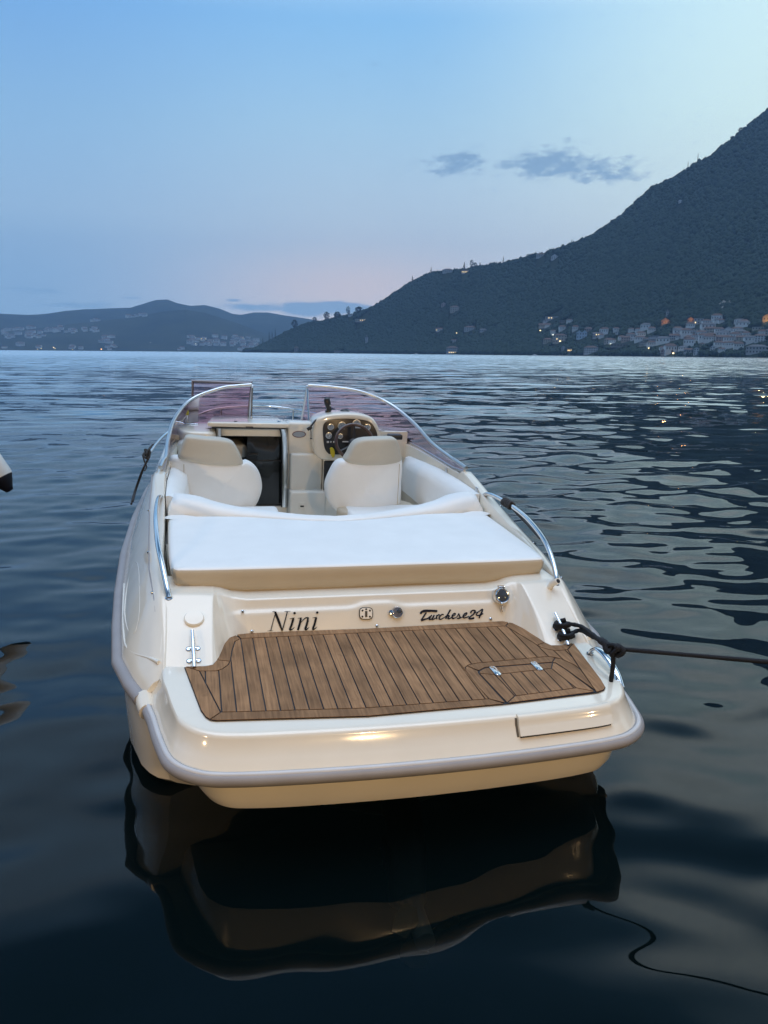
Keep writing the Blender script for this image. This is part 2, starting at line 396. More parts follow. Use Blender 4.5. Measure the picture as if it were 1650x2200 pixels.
V, F = tube_geo([(x*.997, y*.995, -.146+.0235) for x, y in fp[i0:i1+1]], .0125, 10); mb = MB(); mb.add(V, F); mb.build('fender_insert', RAILW, plat, ang=60)
for s in (1, -1):
    j = i0 if s > 0 else i1
    a, b = fp[j], fp[j+(3 if s > 0 else -3)]
    tube('fender_joint', [(a[0]+s*.012, a[1]+.085, -.142), (a[0]+s*.004, a[1]+.02, -.148), (a[0]*.7+b[0]*.3, a[1]*.7+b[1]*.3, -.152)], [.047, .046, .042], GEL, plat, seg=14)

# ---- teak deck
Z = .006
def zp(px, py, z=0.0): return un(px, py, 'z', z)
def d2(l): return [(float(zp(*p)[0]), float(zp(*p)[1])) for p in l]
outer = [(395.5, 1435), (431, 1529), (441, 1543), (451, 1549.5), (464, 1551.6), (790, 1542), (933, 1529), (1085, 1515.5)]
outerR = [(1285, 1490.5), (1297.5, 1485), (1301, 1479), (1291, 1462), (1232, 1384)]
foreR = [(1206, 1389), (1184, 1389), (1171, 1382), (1127, 1353), (1110, 1343.5), (1094.5, 1338.5), (1079, 1337)]
foreL = [(790, 1353), (535, 1362), (505, 1363.5), (490, 1370), (479, 1381), (472, 1399), (465, 1419), (456.5, 1431), (441, 1434)]
innL = [(517, 1375), (505, 1381), (498.5, 1401), (495, 1422), (490, 1432), (477, 1441), (464, 1445), (428.5, 1445), (474, 1534)]
innA = [(780, 1525), (1050, 1505)]
hs = [(1017, 1468), (1000, 1447), (999, 1437), (1006.5, 1431.7), (1024, 1428), (1171, 1414), (1184, 1414), (1206, 1419), (1232, 1431), (1247, 1442)]
innR = [(1219, 1399), (1197, 1401), (1180, 1399), (1162, 1394), (1153.5, 1389), (1140, 1380.5), (1086, 1348)]
hat = [(1089, 1514), (1028, 1450), (1028, 1444), (1042, 1437), (1180, 1426), (1193, 1427), (1215, 1441), (1280, 1490)]
hin = [(1105.5, 1499), (1063, 1453), (1184, 1439.5), (1237.5, 1481.6)]
def planks(name, polys, parent, cut=None, gap=.0032, z=.007, thick=.006):
    bm = bmesh.new()
    for P, strips in polys:
        vs = [bm.verts.new((x, y, z)) for x, y in P]; f = bm.faces.new(vs); f.normal_update()
        if f.normal.z < 0: f.normal_flip()
        if strips is not None:
            x0, dx = strips; g = [f]
            xs = [p[0] for p in P]; k = math.ceil((min(xs)-x0)/dx); x = x0+k*dx
            while x < max(xs):
                fs = list({q for q in bm.faces if q in g or q.tag}); 
                for q in fs: q.tag = True
                geom = fs+list({e for q in fs for e in q.edges})+list({v for q in fs for v in q.verts})
                r = bmesh.ops.bisect_plane(bm, geom=geom, plane_co=(x, 0, 0), plane_no=(1, 0, 0), dist=1e-5)
                for q in r['geom']:
                    if isinstance(q, bmesh.types.BMFace): q.tag = True
                x += dx
            for q in bm.faces: q.tag = False
            for q in bm.faces: q.select = False
    bm.faces.ensure_lookup_table()
    keep = list(bm.faces)
    r = bmesh.ops.inset_individual(bm, faces=keep, thickness=gap, use_even_offset=True)
    bmesh.ops.delete(bm, geom=r['faces'], context='FACES')
    ex = bmesh.ops.extrude_face_region(bm, geom=[f for f in bm.faces])
    # the extruded copy rises, the walls stay
    bmesh.ops.translate(bm, verts=[g for g in ex['geom'] if isinstance(g, bmesh.types.BMVert)], vec=(0, 0, thick*.35))
    bmesh.ops.triangulate(bm, faces=[f for f in bm.faces if len(f.verts) > 4])
    bmesh.ops.recalc_face_normals(bm, faces=bm.faces)
    me = bpy.data.meshes.new(name)
    bm.to_mesh(me); bm.free()
    # colour per plank: flood over connected faces
    n = len(me.vertices); par = list(range(n))
    def find(a):
        while par[a] != a: par[a] = par[par[a]]; a = par[a]
        return a
    for e in me.edges: par[find(e.vertices[0])] = find(e.vertices[1])
    ca = me.color_attributes.new('plank', 'FLOAT_COLOR', 'POINT'); cd = {}
    for i in range(n):
        q = find(i)
        if q not in cd: cd[q] = (random.random(), random.random(), random.random(), 1)
        ca.data[i].color = cd[q]
    me.materials.append(TEAK)
    return link(bpy.data.objects.new(name, me), parent)
X0 = float(zp(517, 1375)[0]); DX = .0637
field = d2(innL[:1]+innL[1:]+innA+hs+innR)
marg = []
ol, fl, il = d2(outer), d2(foreL), d2(innL)
# margins: aft, port, port notch, fore, starboard notch, starboard edge, hatch surround
marg.append((d2([(474, 1534)]+innA+[(1085, 1515.5)])+list(reversed(d2([(451, 1549.5), (464, 1551.6), (790, 1542), (933, 1529)]))), None))
marg.append((d2([(395.5, 1435), (431, 1529), (441, 1543), (451, 1549.5), (474, 1534), (428.5, 1445)]), None))
marg.append((d2([(395.5, 1435), (428.5, 1445), (464, 1445), (477, 1441), (490, 1432), (495, 1424), (465, 1421), (456.5, 1431), (441, 1434)]), None))
marg.append((d2([(495, 1424), (498.5, 1401), (505, 1381), (517, 1375), (503, 1365), (490, 1370), (479, 1381), (472, 1399), (465, 1421)]), None))
marg.append((d2([(517, 1375), (1086, 1348), (1094.5, 1338.5), (1079, 1337), (790, 1353), (535, 1362), (505, 1363.5)]), None))
marg.append((d2([(1086, 1348), (1140, 1380.5), (1153.5, 1389), (1171, 1383), (1127, 1353), (1110, 1343.5), (1094.5, 1338.5)]), None))
marg.append((d2([(1153.5, 1389), (1162, 1394), (1180, 1399), (1197, 1401), (1219, 1399), (1232, 1384), (1206, 1389), (1184, 1389), (1171, 1383)]), None))
marg.append((d2([(1219, 1399), (1232, 1384), (1291, 1462), (1301, 1479), (1297.5, 1485), (1281, 1490.5), (1247, 1442)]), None))
marg.append((d2([(1050, 1505), (1017, 1468), (1000, 1447), (999, 1437), (1003, 1434), (1027, 1445), (1028, 1450), (1087, 1514)]), None))
marg.append((d2([(1003, 1434), (1006.5, 1431.7), (1024, 1428), (1171, 1414), (1184, 1414), (1192, 1417), (1186, 1426), (1180, 1426), (1042, 1437), (1028, 1444)]), None))
marg.append((d2([(1192, 1417), (1206, 1419), (1232, 1431), (1247, 1442), (1280, 1488), (1215, 1441), (1193, 1427), (1186, 1426)]), None))
teak = planks('teak_deck', [(field, (X0, DX))]+marg, plat)
# black caulking bed under the planks
bed = d2(outer+[(1089, 1515)]+outerR+foreR+foreL)
bm = bmesh.new(); bm.faces.new([bm.verts.new((x, y, .0045)) for x, y in bed]); bmesh.ops.triangulate(bm, faces=bm.faces[:]); bmesh.ops.recalc_face_normals(bm, faces=bm.faces)
me = bpy.data.meshes.new('caulking'); bm.to_mesh(me); bm.free(); me.materials.append(CAULK); link(bpy.data.objects.new('caulking', me), plat)
# hatch lid with its own planking
lid = mesh('hatch_lid', [(x, y, .010) for x, y in d2(hat)], [tuple(range(len(hat)))], CAULK, boat, smooth=False)
lid.location.z = -.0035
h0 = d2(hat); hi = d2(hin)
hp = [(hi, (hi[1][0]+.02, DX))]
hp.append((d2([(1089, 1514), (1105.5, 1499), (1237.5, 1481.6), (1279, 1489.5)]), None))
hp.append((d2([(1089.5, 1513.5), (1029, 1450), (1063, 1453), (1105.5, 1499)]), None))
hp.append((d2([(1029, 1450), (1029.5, 1445), (1042.5, 1438.5), (1180, 1427.5), (1187, 1427.5), (1184, 1439.5), (1063, 1453)]), None))
hp.append((d2([(1187, 1427.5), (1193, 1428.3), (1214, 1441.3), (1278, 1489), (1237.5, 1481.6), (1184, 1439.5)]), None))
hp = [([(x, y) for x, y in P], s) for P, s in hp]
planks('lid_planks', hp, lid, z=.0108)
# front flap of the lid on the platform edge
def plat_pt(x, t, off=0.0):
    tt = [p[0] for p in prof]; zz = [p[1] for p in prof]
    ordr = np.argsort(np.abs(fp[:, 0]-x)); a = tp+(fp-tp)*t
    order = np.argsort(a[:, 0]); y = np.interp(x, a[order, 0], a[order, 1], ) if False else None
    m = (a[:, 1] < -.25); xs = a[m, 0]; yy = a[m, 1]; o = np.argsort(xs)
    y = float(np.interp(x, xs[o], yy[o])); z = float(np.interp(t, tt, zz))
    return A([x, y-off*.9, z+off*.5])
def flap(x0, x1, t0, t1, off):
    xs = np.linspace(x0, x1, 14); tl = np.linspace(t0, t1, 12)
    front = [[plat_pt(x, t, off) for x in xs] for t in tl]; back = [[plat_pt(x, t, -.01) for x in xs] for t in tl]
    V, F = grid(front); n, m = len(tl), len(xs); V2, F2 = grid(back); k = len(V)
    F = F+[tuple(reversed([i+k for i in f])) for f in F2]
    for i in range(n-1): F += [(i*m, (i+1)*m, (i+1)*m+k, i*m+k), (i*m+m-1, i*m+m-1+k, (i+1)*m+m-1+k, (i+1)*m+m-1)]
    for j in range(m-1): F += [(j, j+k, j+1+k, j+1), ((n-1)*m+j, (n-1)*m+j+1, (n-1)*m+j+1+k, (n-1)*m+j+k)]
    return np.concatenate([V, V2]), F
fx0, fx1 = float(zp(1098, 1522)[0]), float(zp(1288, 1493)[0])
V, F = flap(fx0-.011, fx1+.011, -.06, .455, .0025); mb = MB(); mb.add(V, F); mb.build('flap_groove_shade', pmat('painted_groove_shade', (.10, .085, .065), .7), lid, ang=30)  # darker strip: shade of the groove around the flap, put in as colour
V, F = flap(fx0+.004, fx1-.004, .30, .480, .0035); mb = MB(); mb.add(V, F); mb.build('flap_gap_shade', CAULK, lid, ang=30)  # black strip painted in for the shadow line beneath the flap lip
V, F = flap(fx0, fx1, -.10, .44, .021); mb = MB(); mb.add(V, F); fl_ = mb.build('flap', GEL, lid, ang=30)
for (px, py) in [(1064, 1441.5), (1153, 1431)]:
    c = zp(px, py, .012)
    mb = MB()
    ca, sa = math.cos(.42), math.sin(.42)
    for (w, l, dz, dy) in [(.030, .085, 0, 0)]:
        pts = [(c[0]+ca*x-sa*y*-1*0+x*0, c[1]+y, .0165) for x, y in []]
    o = prism('hinge', [(c[0]+.017*math.cos(a)*1.0, c[1]+(.034 if math.sin(a) > 0 else -.034)+.017*math.sin(a), .0145) for a in np.linspace(0, 2*math.pi, 20, endpoint=False)], (0, 0, 1), .004, STEEL, lid, bev=.0015, seg=2)
    for dy in (-.038, -.018, .018, .038):
        lathe('hinge_screw', [(.0042, 0), (.0042, .0055), (.003, .0062)], (c[0]+(.007 if dy in (-.018, .038) else -.006), c[1]+dy, .0145), (0, 0, 1), ALU, lid, seg=8)

# ---- fittings on the stern
def letters(name, strokes, ox, oy, sc, mat, dots=()):
    mb = MB(); k = 0
    for pts, ws in strokes:
        P = spline([(x, y, 0) for x, y in pts], 6); n = len(P); W = np.interp(np.linspace(0, 1, n), np.linspace(0, 1, len(ws)), ws)*(1.28 if name == 'model_lettering' else 1.08)
        L_, R_ = [], []
        for i in range(n):
            t = P[min(i+1, n-1)]-P[max(i-1, 0)]; t /= np.linalg.norm(t)+1e-9; nr = A([-t[1], t[0]])
            L_.append(P[i][:2]+nr*W[i]/2); R_.append(P[i][:2]-nr*W[i]/2)
        k += 1; off = .0025+.00012*k
        V = [on_wall(ox+p[0]/sc, oy+p[1]/sc, off) for p in L_+R_]
        mb.add(V, [(i, i+1, n+i+1, n+i) for i in range(n-1)])
    for x, y, r in dots:
        k += 1
        V = [on_wall(ox+(x+r*math.cos(a))/sc, oy+(y+r*math.sin(a))/sc, .0025+.00012*k) for a in np.linspace(0, 2*math.pi, 16, endpoint=False)]
        mb.add(V, [tuple(range(16))])
    return mb.build(name, mat, boat, smooth=False)
letters('boat_name', [
    ([(55, 708), (135, 700), (215, 708)], [8, 16, 8]), ([(148, 700), (172, 600), (275, 220)], [20, 20, 18]),
    ([(180, 180), (235, 180), (305, 184)], [8, 22, 14]), ([(268, 190), (350, 400), (460, 700)], [55, 64, 40]),
    ([(460, 712), (500, 560), (600, 185)], [16, 26, 24]), ([(520, 176), (600, 174), (690, 168)], [8, 18, 8]),
    ([(660, 375), (720, 365), (798, 345)], [8, 20, 10]), ([(765, 360), (715, 540), (672, 660), (690, 680), (740, 655), (795, 600)], [52, 54, 52, 40, 22, 8]),
    ([(880, 362), (940, 355), (1000, 345)], [8, 20, 12]), ([(970, 360), (935, 520), (885, 685)], [50, 52, 50]),
    ([(950, 510), (1010, 430), (1090, 355), (1150, 345), (1175, 370)], [10, 14, 26, 36, 40]), ([(1160, 360), (1150, 450), (1105, 600), (1090, 655), (1110, 672), (1150, 645), (1195, 600)], [44, 52, 54, 50, 40, 22, 8]),
    ([(1280, 352), (1340, 342), (1410, 325)], [8, 20, 10]), ([(1385, 340), (1340, 520), (1297, 640), (1312, 665), (1360, 640), (1410, 590)], [50, 54, 52, 40, 22, 8])],
    570, 1300, 12.692, INK, dots=[(796, 220, 34), (1414, 205, 34)])
letters('model_lettering', [
    ([(140, 250), (150, 215), (210, 185), (300, 178), (505, 185)], [26, 34, 46, 44, 40]), ([(505, 165), (490, 190), (465, 212)], [8, 26, 12]), ([(265, 215), (225, 275), (180, 345), (155, 395)], [24, 26, 26, 36]), ([(150, 400), (220, 370), (300, 345), (345, 300)], [26, 30, 24, 14]),
    ([(385, 270), (345, 330), (330, 370), (370, 365), (425, 320), (440, 270)], [22, 24, 26, 22, 16, 20]), ([(440, 270), (410, 330), (390, 372), (440, 360), (500, 320)], [22, 26, 26, 18, 14]),
    ([(500, 270), (490, 320), (500, 365)], [20, 22, 20]), ([(500, 300), (535, 268), (565, 275)], [14, 24, 20]),
    ([(650, 265), (610, 262), (560, 310), (550, 355), (590, 365), (660, 325)], [24, 22, 26, 28, 22, 14]),
    ([(660, 330), (730, 270), (800, 150)], [12, 22, 28]), ([(800, 155), (750, 240), (690, 355)], [24, 26, 22]), ([(700, 330), (745, 285), (770, 295), (745, 345), (775, 355), (830, 315)], [14, 20, 26, 24, 20, 12]),
    ([(820, 320), (890, 275), (905, 240), (870, 245), (835, 300), (850, 350), (920, 330)], [12, 16, 24, 20, 26, 28, 14]),
    ([(920, 330), (960, 285), (985, 235)], [12, 16, 20]), ([(980, 240), (1000, 290), (1010, 330), (975, 350), (940, 345)], [20, 24, 28, 24, 18]),
    ([(1000, 345), (1060, 320), (1130, 280), (1160, 230), (1125, 235), (1080, 290), (1095, 335), (1160, 325), (1210, 295)], [16, 16, 16, 26, 20, 26, 28, 20, 14]),
    ([(1245, 235), (1260, 190), (1310, 170), (1345, 190), (1310, 250), (1250, 300), (1215, 335), (1225, 355), (1300, 345), (1320, 325)], [24, 24, 26, 30, 24, 22, 28, 34, 34, 22]),
    ([(1330, 225), (1390, 215), (1450, 180), (1510, 140)], [14, 16, 18, 24]), ([(1400, 210), (1375, 260), (1395, 285), (1450, 275), (1520, 240)], [20, 22, 26, 24, 26]), ([(1510, 140), (1490, 210), (1450, 290), (1435, 345)], [26, 26, 28, 22])],
    890, 1295, 10.3125, NAVYINK)
def wall_lathe(name, px, py, prof, mat, parent=boat, seg=20): return lathe(name, prof, on_wall(px, py), WN, mat, parent, seg)
# oval six-screw inspection plate
pl = [on_wall(786+15*math.copysign(abs(math.cos(a))**.6, math.cos(a)), 1318+13.5*math.copysign(abs(math.sin(a))**.6, math.sin(a)), .002) for a in np.linspace(0, 2*math.pi, 32, endpoint=False)]
sp_ = prism('shower_plate', pl, WN, .004, BLACK, boat, bev=.001, seg=1)
pl = [on_wall(786+13.2*math.copysign(abs(math.cos(a))**.6, math.cos(a)), 1318+11.8*math.copysign(abs(math.sin(a))**.6, math.sin(a)), .0045) for a in np.linspace(0, 2*math.pi, 32, endpoint=False)]
prism('plate_cover', pl, WN, .004, GELD, sp_, bev=.001, seg=1)
for dx, dy in [(-8, -6), (8, -6), (-8, 7), (8, 7), (0, -9)]: wall_lathe('plate_screw', 786+dx, 1318+dy, [(.006, .007), (.006, .0095), (.004, .0105)], BLACK, sp_, 10)
pl = [on_wall(786+dx, 1319+dy, .0085) for dx, dy in [(-2.5, -6), (2.5, -6), (2.5, 7), (-2.5, 7)]]; prism('plate_latch', pl, WN, .002, DARKP, sp_, bev=0)
# chrome push lock
lk = wall_lathe('deck_lock', 853, 1316, [(.034, 0), (.034, .010), (.030, .016), (.026, .016), (.025, .010), (.0, .010)], STEEL)
wall_lathe('lock_ear', 840, 1317, [(.017, 0), (.016, .012), (.008, .014)], STEEL, lk); wall_lathe('lock_barrel', 856, 1314, [(.012, .009), (.012, .018), (.0, .019)], CHRDK, lk)
# round chrome stern light with hinged rim
sl = wall_lathe('stern_light', 1075, 1281, [(.048, 0), (.050, .014), (.047, .030), (.041, .038), (.036, .036)], STEEL, seg=28)
wall_lathe('light_lens', 1075, 1281, [(.036, .030), (.035, .037), (.02, .041), (.0, .042)], CHRDK, sl, 24)
c = on_wall(1075, 1262, .012); rbox('rim_hinge', c, (.042, .022, .016), STEEL, sl, bev=.003)
c = on_wall(1075, 1306, .02); tube('rim_latch', [c+A([0, 0, .014]), c, c+A([.004, -.004, -.022])], .008, STEEL, sl, seg=8)
for px, py in [(521, 1314), (541, 1357), (810, 1345), (1054, 1330)]: wall_lathe('wall_screw', px, py, [(.009, 0), (.009, .004), (.005, .008)], STEEL, boat, 12)
# horns: filler cap to port, overflow pipe to starboard, a mooring cleat on each
HNp = A([0, -.20, .40]); HN = A([0, -.42, .91]); HN = HN/np.linalg.norm(HN); HN = A([0, -.447, .894])
def horn_pt(x, y): return A([x, y, -.004+(y-.174)*.505])
cap = lathe('filler_cap', [(.052, 0), (.052, .012), (.047, .019), (.02, .021), (.0, .021)], horn_pt(-1.003, .45), HN, GEL, boat, seg=28)
vp = horn_pt(1.07, .575); tube('overflow_pipe', [vp-A([0, 0, .02]), vp+A([.008, -.025, .025]), vp+A([.022, -.065, .055])], .019, GELD, boat, seg=16)
lathe('pipe_bore', [(.013, 0), (.013, .0015), (0, .0016)], vp+A([.0225, -.0655, .0553]), (.2, -.75, .56), BLACK, boat, seg=12)
for s in (-1, 1):
    a, b = horn_pt(s*1.012, .345), horn_pt(s*1.005, .175); ax = (a-b)/np.linalg.norm(a-b)
    pts = [a+ax*.02+HN*.030, a*.75+b*.25+HN*.036, a*.5+b*.5+HN*.038, a*.25+b*.75+HN*.036, b-ax*.02+HN*.030]
    cl = tube('mooring_cleat', spline(pts, 4), [.006]+[.0075]*3+[.009]*11+[.0075]*1+[.006], STEEL, boat, seg=12) if False else tube('mooring_cleat', spline(pts, 4), .0095, STEEL, boat, seg=12)
    for t in (.40, .80):
        q = a*(1-t)+b*t
        tube('cleat_post', [q, q+HN*.034], .009, STEEL, cl, seg=10)
        mb = MB()
        for e in (-1, 1):
            V, F = lathe_geo([(.015, 0), (.0145, .006), (.010, .009), (.0, .009)], q+A([e*.022, 0, 0]), HN, 14); mb.add(V, F)
        V, F = tube_geo([q+A([-.022, 0, .003]), q+A([.022, 0, .003])], .009, 10); mb.add(V, F)
        mb.build('cleat_base', STEEL, cl)
# handrails along the coaming
for s in (-1, 1):
    P = spline([(s*1.222, 2.12, .375), (s*1.224, 2.06, .405), (s*1.232, 1.9, .425), (s*1.232, 1.6, .432), (s*1.222, 1.3, .422), (s*1.20, 1.0, .382), (s*1.172, .8, .33), (s*1.145, .655, .26), (s*1.132, .60, .205)], 6)
    hr = tube('handrail', P, .0155, STEEL, boat, seg=14)
    lathe('rail_foot', [(.023, 0), (.022, .006), (.017, .010)], (s*1.133, .603, .200), (0, -.2, 1), STEEL, hr, seg=16)
    lathe('rail_foot', [(.023, 0), (.022, .006), (.017, .010)], (s*1.222, 2.12, .372), (0, .2, 1), STEEL, hr, seg=16)
# flat chrome grab handle on the starboard platform corner
P = spline([(1.085, .045, 0), (1.088, .03, .035), (1.092, -.02, .058), (1.092, -.12, .052), (1.088, -.22, .020), (1.083, -.285, -.025)], 6)
gh = tube('grab_handle', P, .020, STEEL, boat, seg=12, flat=.45)
lathe('handle_foot', [(.022, 0), (.02, .012), (.012, .015)], (1.085, .045, -.002), (0, 0, 1), STEEL, gh, seg=14)

# ---- sun pad and backrest cushion
def pad_outline():
    L = [(-1.06, .735), (-.8, .728), (-.4, .724), (0, .722), (.4, .724), (.8, .728), (1.06, .735), (1.105, .752), (1.122, .80), (1.14, 1.0), (1.158, 1.4), (1.172, 1.90), (1.165, 1.945), (1.0, 1.95), (.7, 1.93), (.45, 1.86), (.2, 1.79), (0, 1.765)]
    return L+[(-x, y) for x, y in L[-2:6:-1]]
po = pad_outline(); po = [tuple(p[:2]) for p in spline([(x, y, 0) for x, y in po], 4, closed=True)]
cen = A([0, 1.3])
def pad_z(y): return .318-.020*(y-.72)
rows = []
def inset(P, d):
    P = A(P); n = len(P); out = []
    for i in range(n):
        t = P[(i+1) % n]-P[i-1]; t /= np.linalg.norm(t)+1e-9; out.append(P[i]+A([-t[1], t[0]])*d)
    return out
for d, fz0 in [(.075, 0), (.045, .012), (.018, .04), (.004, .075), (0, .105), (.002, .130), (.008, .145), (.017, .1515), (.035, .1545), (.075, .155)]:
    r = []; fz = fz0*.180/.155
    for x, y in inset(po, d):
        zb = pad_z(y)-.180
        crn = max(0, (abs(x)-.72)/.4)**2.2*.055*(1 if y < .95 else max(0, 1-(y-.95)/.3))
        sag = .006*math.sin(3.1*x+1)+.004*math.sin(7*x)
        z = zb+fz+(crn*(1-fz/.180))+sag*(1-fz/.180)
        r.append((x, y, z))
    rows.append(r)
V, F = grid(rows, closev=True); n = len(po)
mb = MB(); fmi = []
top_in = list(range((len(rows)-1)*n, len(rows)*n))
mb.add(V, F)
# upper face as a fan of rings toward the middle line
P0 = A(rows[-1]); k2 = len(V)
for s in (.9, .7, .5, .3, .12):
    Q = P0.copy(); mx = A([P0[:, 0]*s, 1.3+(P0[:, 1]-1.3)*s, np.zeros(n)]).T
    for q in mx: q[2] = pad_z(q[1])-.0+.004*math.sin(q[0]*5)*math.sin(q[1]*4)*(1-s)
    V2, F2 = grid([P0, mx], closev=True); mb.add(V2, F2); P0 = mx
mb.add(list(P0)+[(0, 1.3, pad_z(1.3))], [(i, (i+1) % n, n) for i in range(n)])
pad = mb.build('sun_pad', [WVIN, BVIN], boat, ang=62)
bm = bmesh.new(); bm.from_mesh(pad.data); bmesh.ops.remove_doubles(bm, verts=bm.verts, dist=1e-5); bmesh.ops.recalc_face_normals(bm, faces=bm.faces)
for f in bm.faces:
    q = f.calc_center_median()
    if q.y < .82 and q.z < pad_z(q.y)-.015: f.material_index = 1
bm.to_mesh(pad.data); bm.free()
# backrest cushion: low in the middle, rising into wings at the coamings
rows = []
for x in np.linspace(-1.172, 1.172, 61):
    a = abs(x); yb = ip(a, [0, .2, .45, .7, 1, 1.18], [1.787, 1.812, 1.882, 1.952, 1.973, 1.975])
    zt = ip(a, [0, .25, .45, .7, .85, .95, 1.05, 1.18], [.300, .302, .307, .322, .350, .378, .396, .402]); wd = ip(a, [0, .3, .6, .8, .95, 1.18], [.10, .12, .16, .20, .26, .27])
    zs = .285; e = min(1, (1.172-a)/.02+.3)
    rows.append([(x, yb-.004, .20), (x, yb-.006, zs), (x, yb+.012, zs+(zt-zs)*.55*e), (x, yb+.045, zs+(zt-zs)*.86*e), (x, yb+.075, zs+(zt-zs)*.96*e), (x, yb+wd*.75, zs+(zt-zs)*1.0*e), (x, yb+wd*.95, zt-.014), (x, yb+wd, zt-.04), (x, yb+wd*.98, zt-.14), (x, yb+wd*.95, -.05)])
V, F = grid(rows); mb = MB(); mb.add(V, F); m_ = len(rows[0]); mb.add(rows[0], [tuple(range(m_))]); mb.add(rows[-1], [tuple(reversed(range(m_)))])
mb.build('backrest_cushion', WVIN, boat, ang=65)

# ---- cockpit
mb = MB()
FZ = -.40
mb.add([(-1.22, 1.6, FZ), (1.22, 1.6, FZ), (1.22, 4.3, FZ), (-1.22, 4.3, FZ)], [(0, 1, 2, 3)])
mb.build('cockpit_floor', GELD, boat)
for s in (-1, 1):
    mb = MB()
    P = [[(s*(ip(y, *XI)+.0), y, z) for z in (.30, .1, FZ)] for y in (1.7, 2.1, 2.6, 3.2, 3.7, 4.16)]
    V, F = grid(P); mb.add(V, F); mb.build('cockpit_lining', GELD, boat)
# upholstered sides
for s in (-1, 1):
    rows = []
    y0, y1 = (2.12, 3.92) if s > 0 else (2.12, 3.80)
    for y in np.linspace(y0, y1, 22):
        xi = ip(y, *XI); zt = ip(y, [2.1, 2.5, 3.1, 3.9], [.388, .390, .385, .34]); e = min(1, (y1-y)/.03+.25, (y-y0)/.03+.4)
        th = .115*e+ (.03*math.sin((y-y0)/(y1-y0)*math.pi))
        rows.append([(s*(xi-.006), y, zt+.004), (s*(xi-.03), y, zt+.006), (s*(xi-.065), y, zt-.006), (s*(xi-th+.01), y, zt-.045), (s*(xi-th), y, zt-.10), (s*(xi-th-.012), y, .15), (s*(xi-th+.004), y, .02), (s*(xi-.02), y, -.02)])
    V, F = grid(rows); m_ = len(rows[0]); mb = MB(); mb.add(V, F); mb.add(rows[0], [tuple(range(m_))]); mb.add(rows[-1], [tuple(reversed(range(m_)))])
    o = mb.build('side_cushion', WVIN, boat, ang=60)
    for y in (2.95, 2.2):
        if s > 0 or y > 2.5:
            rbox('rail_bracket', (s*(ip(y, *XI)-.004), y, .405), (.008, .05, .045), ALU, boat, bev=.004)
rbox('bench_cushion', (.72, 2.62, .0), (.86, .95, .13), WVIN, boat, bev=.04, seg=4)
rbox('bench_cushion', (-.72, 2.62, .0), (.86, .95, .13), WVIN, boat, bev=.04, seg=4)
rbox('bench_base', (0, 2.1, -.2), (2.3, .55, .4), GELD, boat, bev=.02)
pillow('seat_base', [(.30, 2.86, -.02), (.30, 3.22, -.02), (.9, 3.3, -.02), (.9, 2.86, -.02)], (0, 0, 1), .16, BVIN, boat)

# ---- the two front seats, seen from behind
def seat(name, yb, low, head, mirror_wrap):
    def at(l): return [tuple(un(px, py, 'y', yb)) for px, py in l]
    lo = at(low); xs = [p[0] for p in lo]; xc = (min(xs)+max(xs))/2; w = (max(xs)-min(xs))/2
    cv = lambda q: q+A([0, .13*min(1, abs((q[0]-xc)/w))**2, 0])
    s = pillow(name, lo, (0, 1, 0), .20, WVIN, boat, curve=cv)
    hd = at(head)
    for fx in ((-.6,) if mirror_wrap < 0 else (.86,)):
        q0 = [A([xc+w*fx, yb, z]) for z in np.linspace(min(p[2] for p in lo)+.06, max(p[2] for p in lo)-.05, 10)]
        tube('seam', [cv(q)+A([0, -.094, 0]) for q in q0], .003, BVIN, s, seg=6)
    pillow('headrest', hd, (0, 1, 0), .19, HVIN, s, curve=lambda q: cv(q)+A([0, -.012, 0]))
    return s
seat('helm_seat', 3.1, [(741, 988), (724, 996), (711, 1022), (703, 1050), (707, 1078), (722, 1098), (742, 1110), (790, 1112), (850, 1110), (864, 1096), (867, 1040), (867, 990), (830, 986), (790, 985)],
     [(740, 990), (746, 975), (755, 956), (766, 945), (785, 940), (825, 939), (849, 942), (858, 955), (863, 975), (865, 991), (840, 996), (800, 997), (765, 996)], 1)
seat('passenger_seat', 3.15, [(385, 982), (362, 992), (352, 1040), (372, 1085), (430, 1100), (490, 1106), (533, 1101), (551, 1088), (562, 1066), (565, 1045), (559, 1020), (546, 1002), (530, 992), (519, 993), (450, 990)],
     [(383, 984), (388, 965), (395, 945), (404, 936), (440, 938), (475, 941), (498, 948), (510, 964), (519, 983), (521, 996), (500, 998), (450, 996), (410, 990)], -1)

# ---- bulkhead with companionway, steps and consoles
BY = 4.12
mb = MB()
def wallbox(x0, x1, z0, z1, y0=BY, y1=BY+.06):
    V = [(x0, y0, z0), (x1, y0, z0), (x1, y1, z0), (x0, y1, z0), (x0, y0, z1), (x1, y0, z1), (x1, y1, z1), (x0, y1, z1)]
    mb.add(V, [(0, 3, 2, 1), (4, 5, 6, 7), (0, 1, 5, 4), (1, 2, 6, 5), (2, 3, 7, 6), (3, 0, 4, 7)])
wallbox(-1.16, -.765, FZ, .50); wallbox(-.765, -.085, FZ, -.215); wallbox(-.085, 1.14, FZ, .56); wallbox(-.765, -.085, .585, .60)
mb.build('bulkhead', GELD, boat, smooth=False)
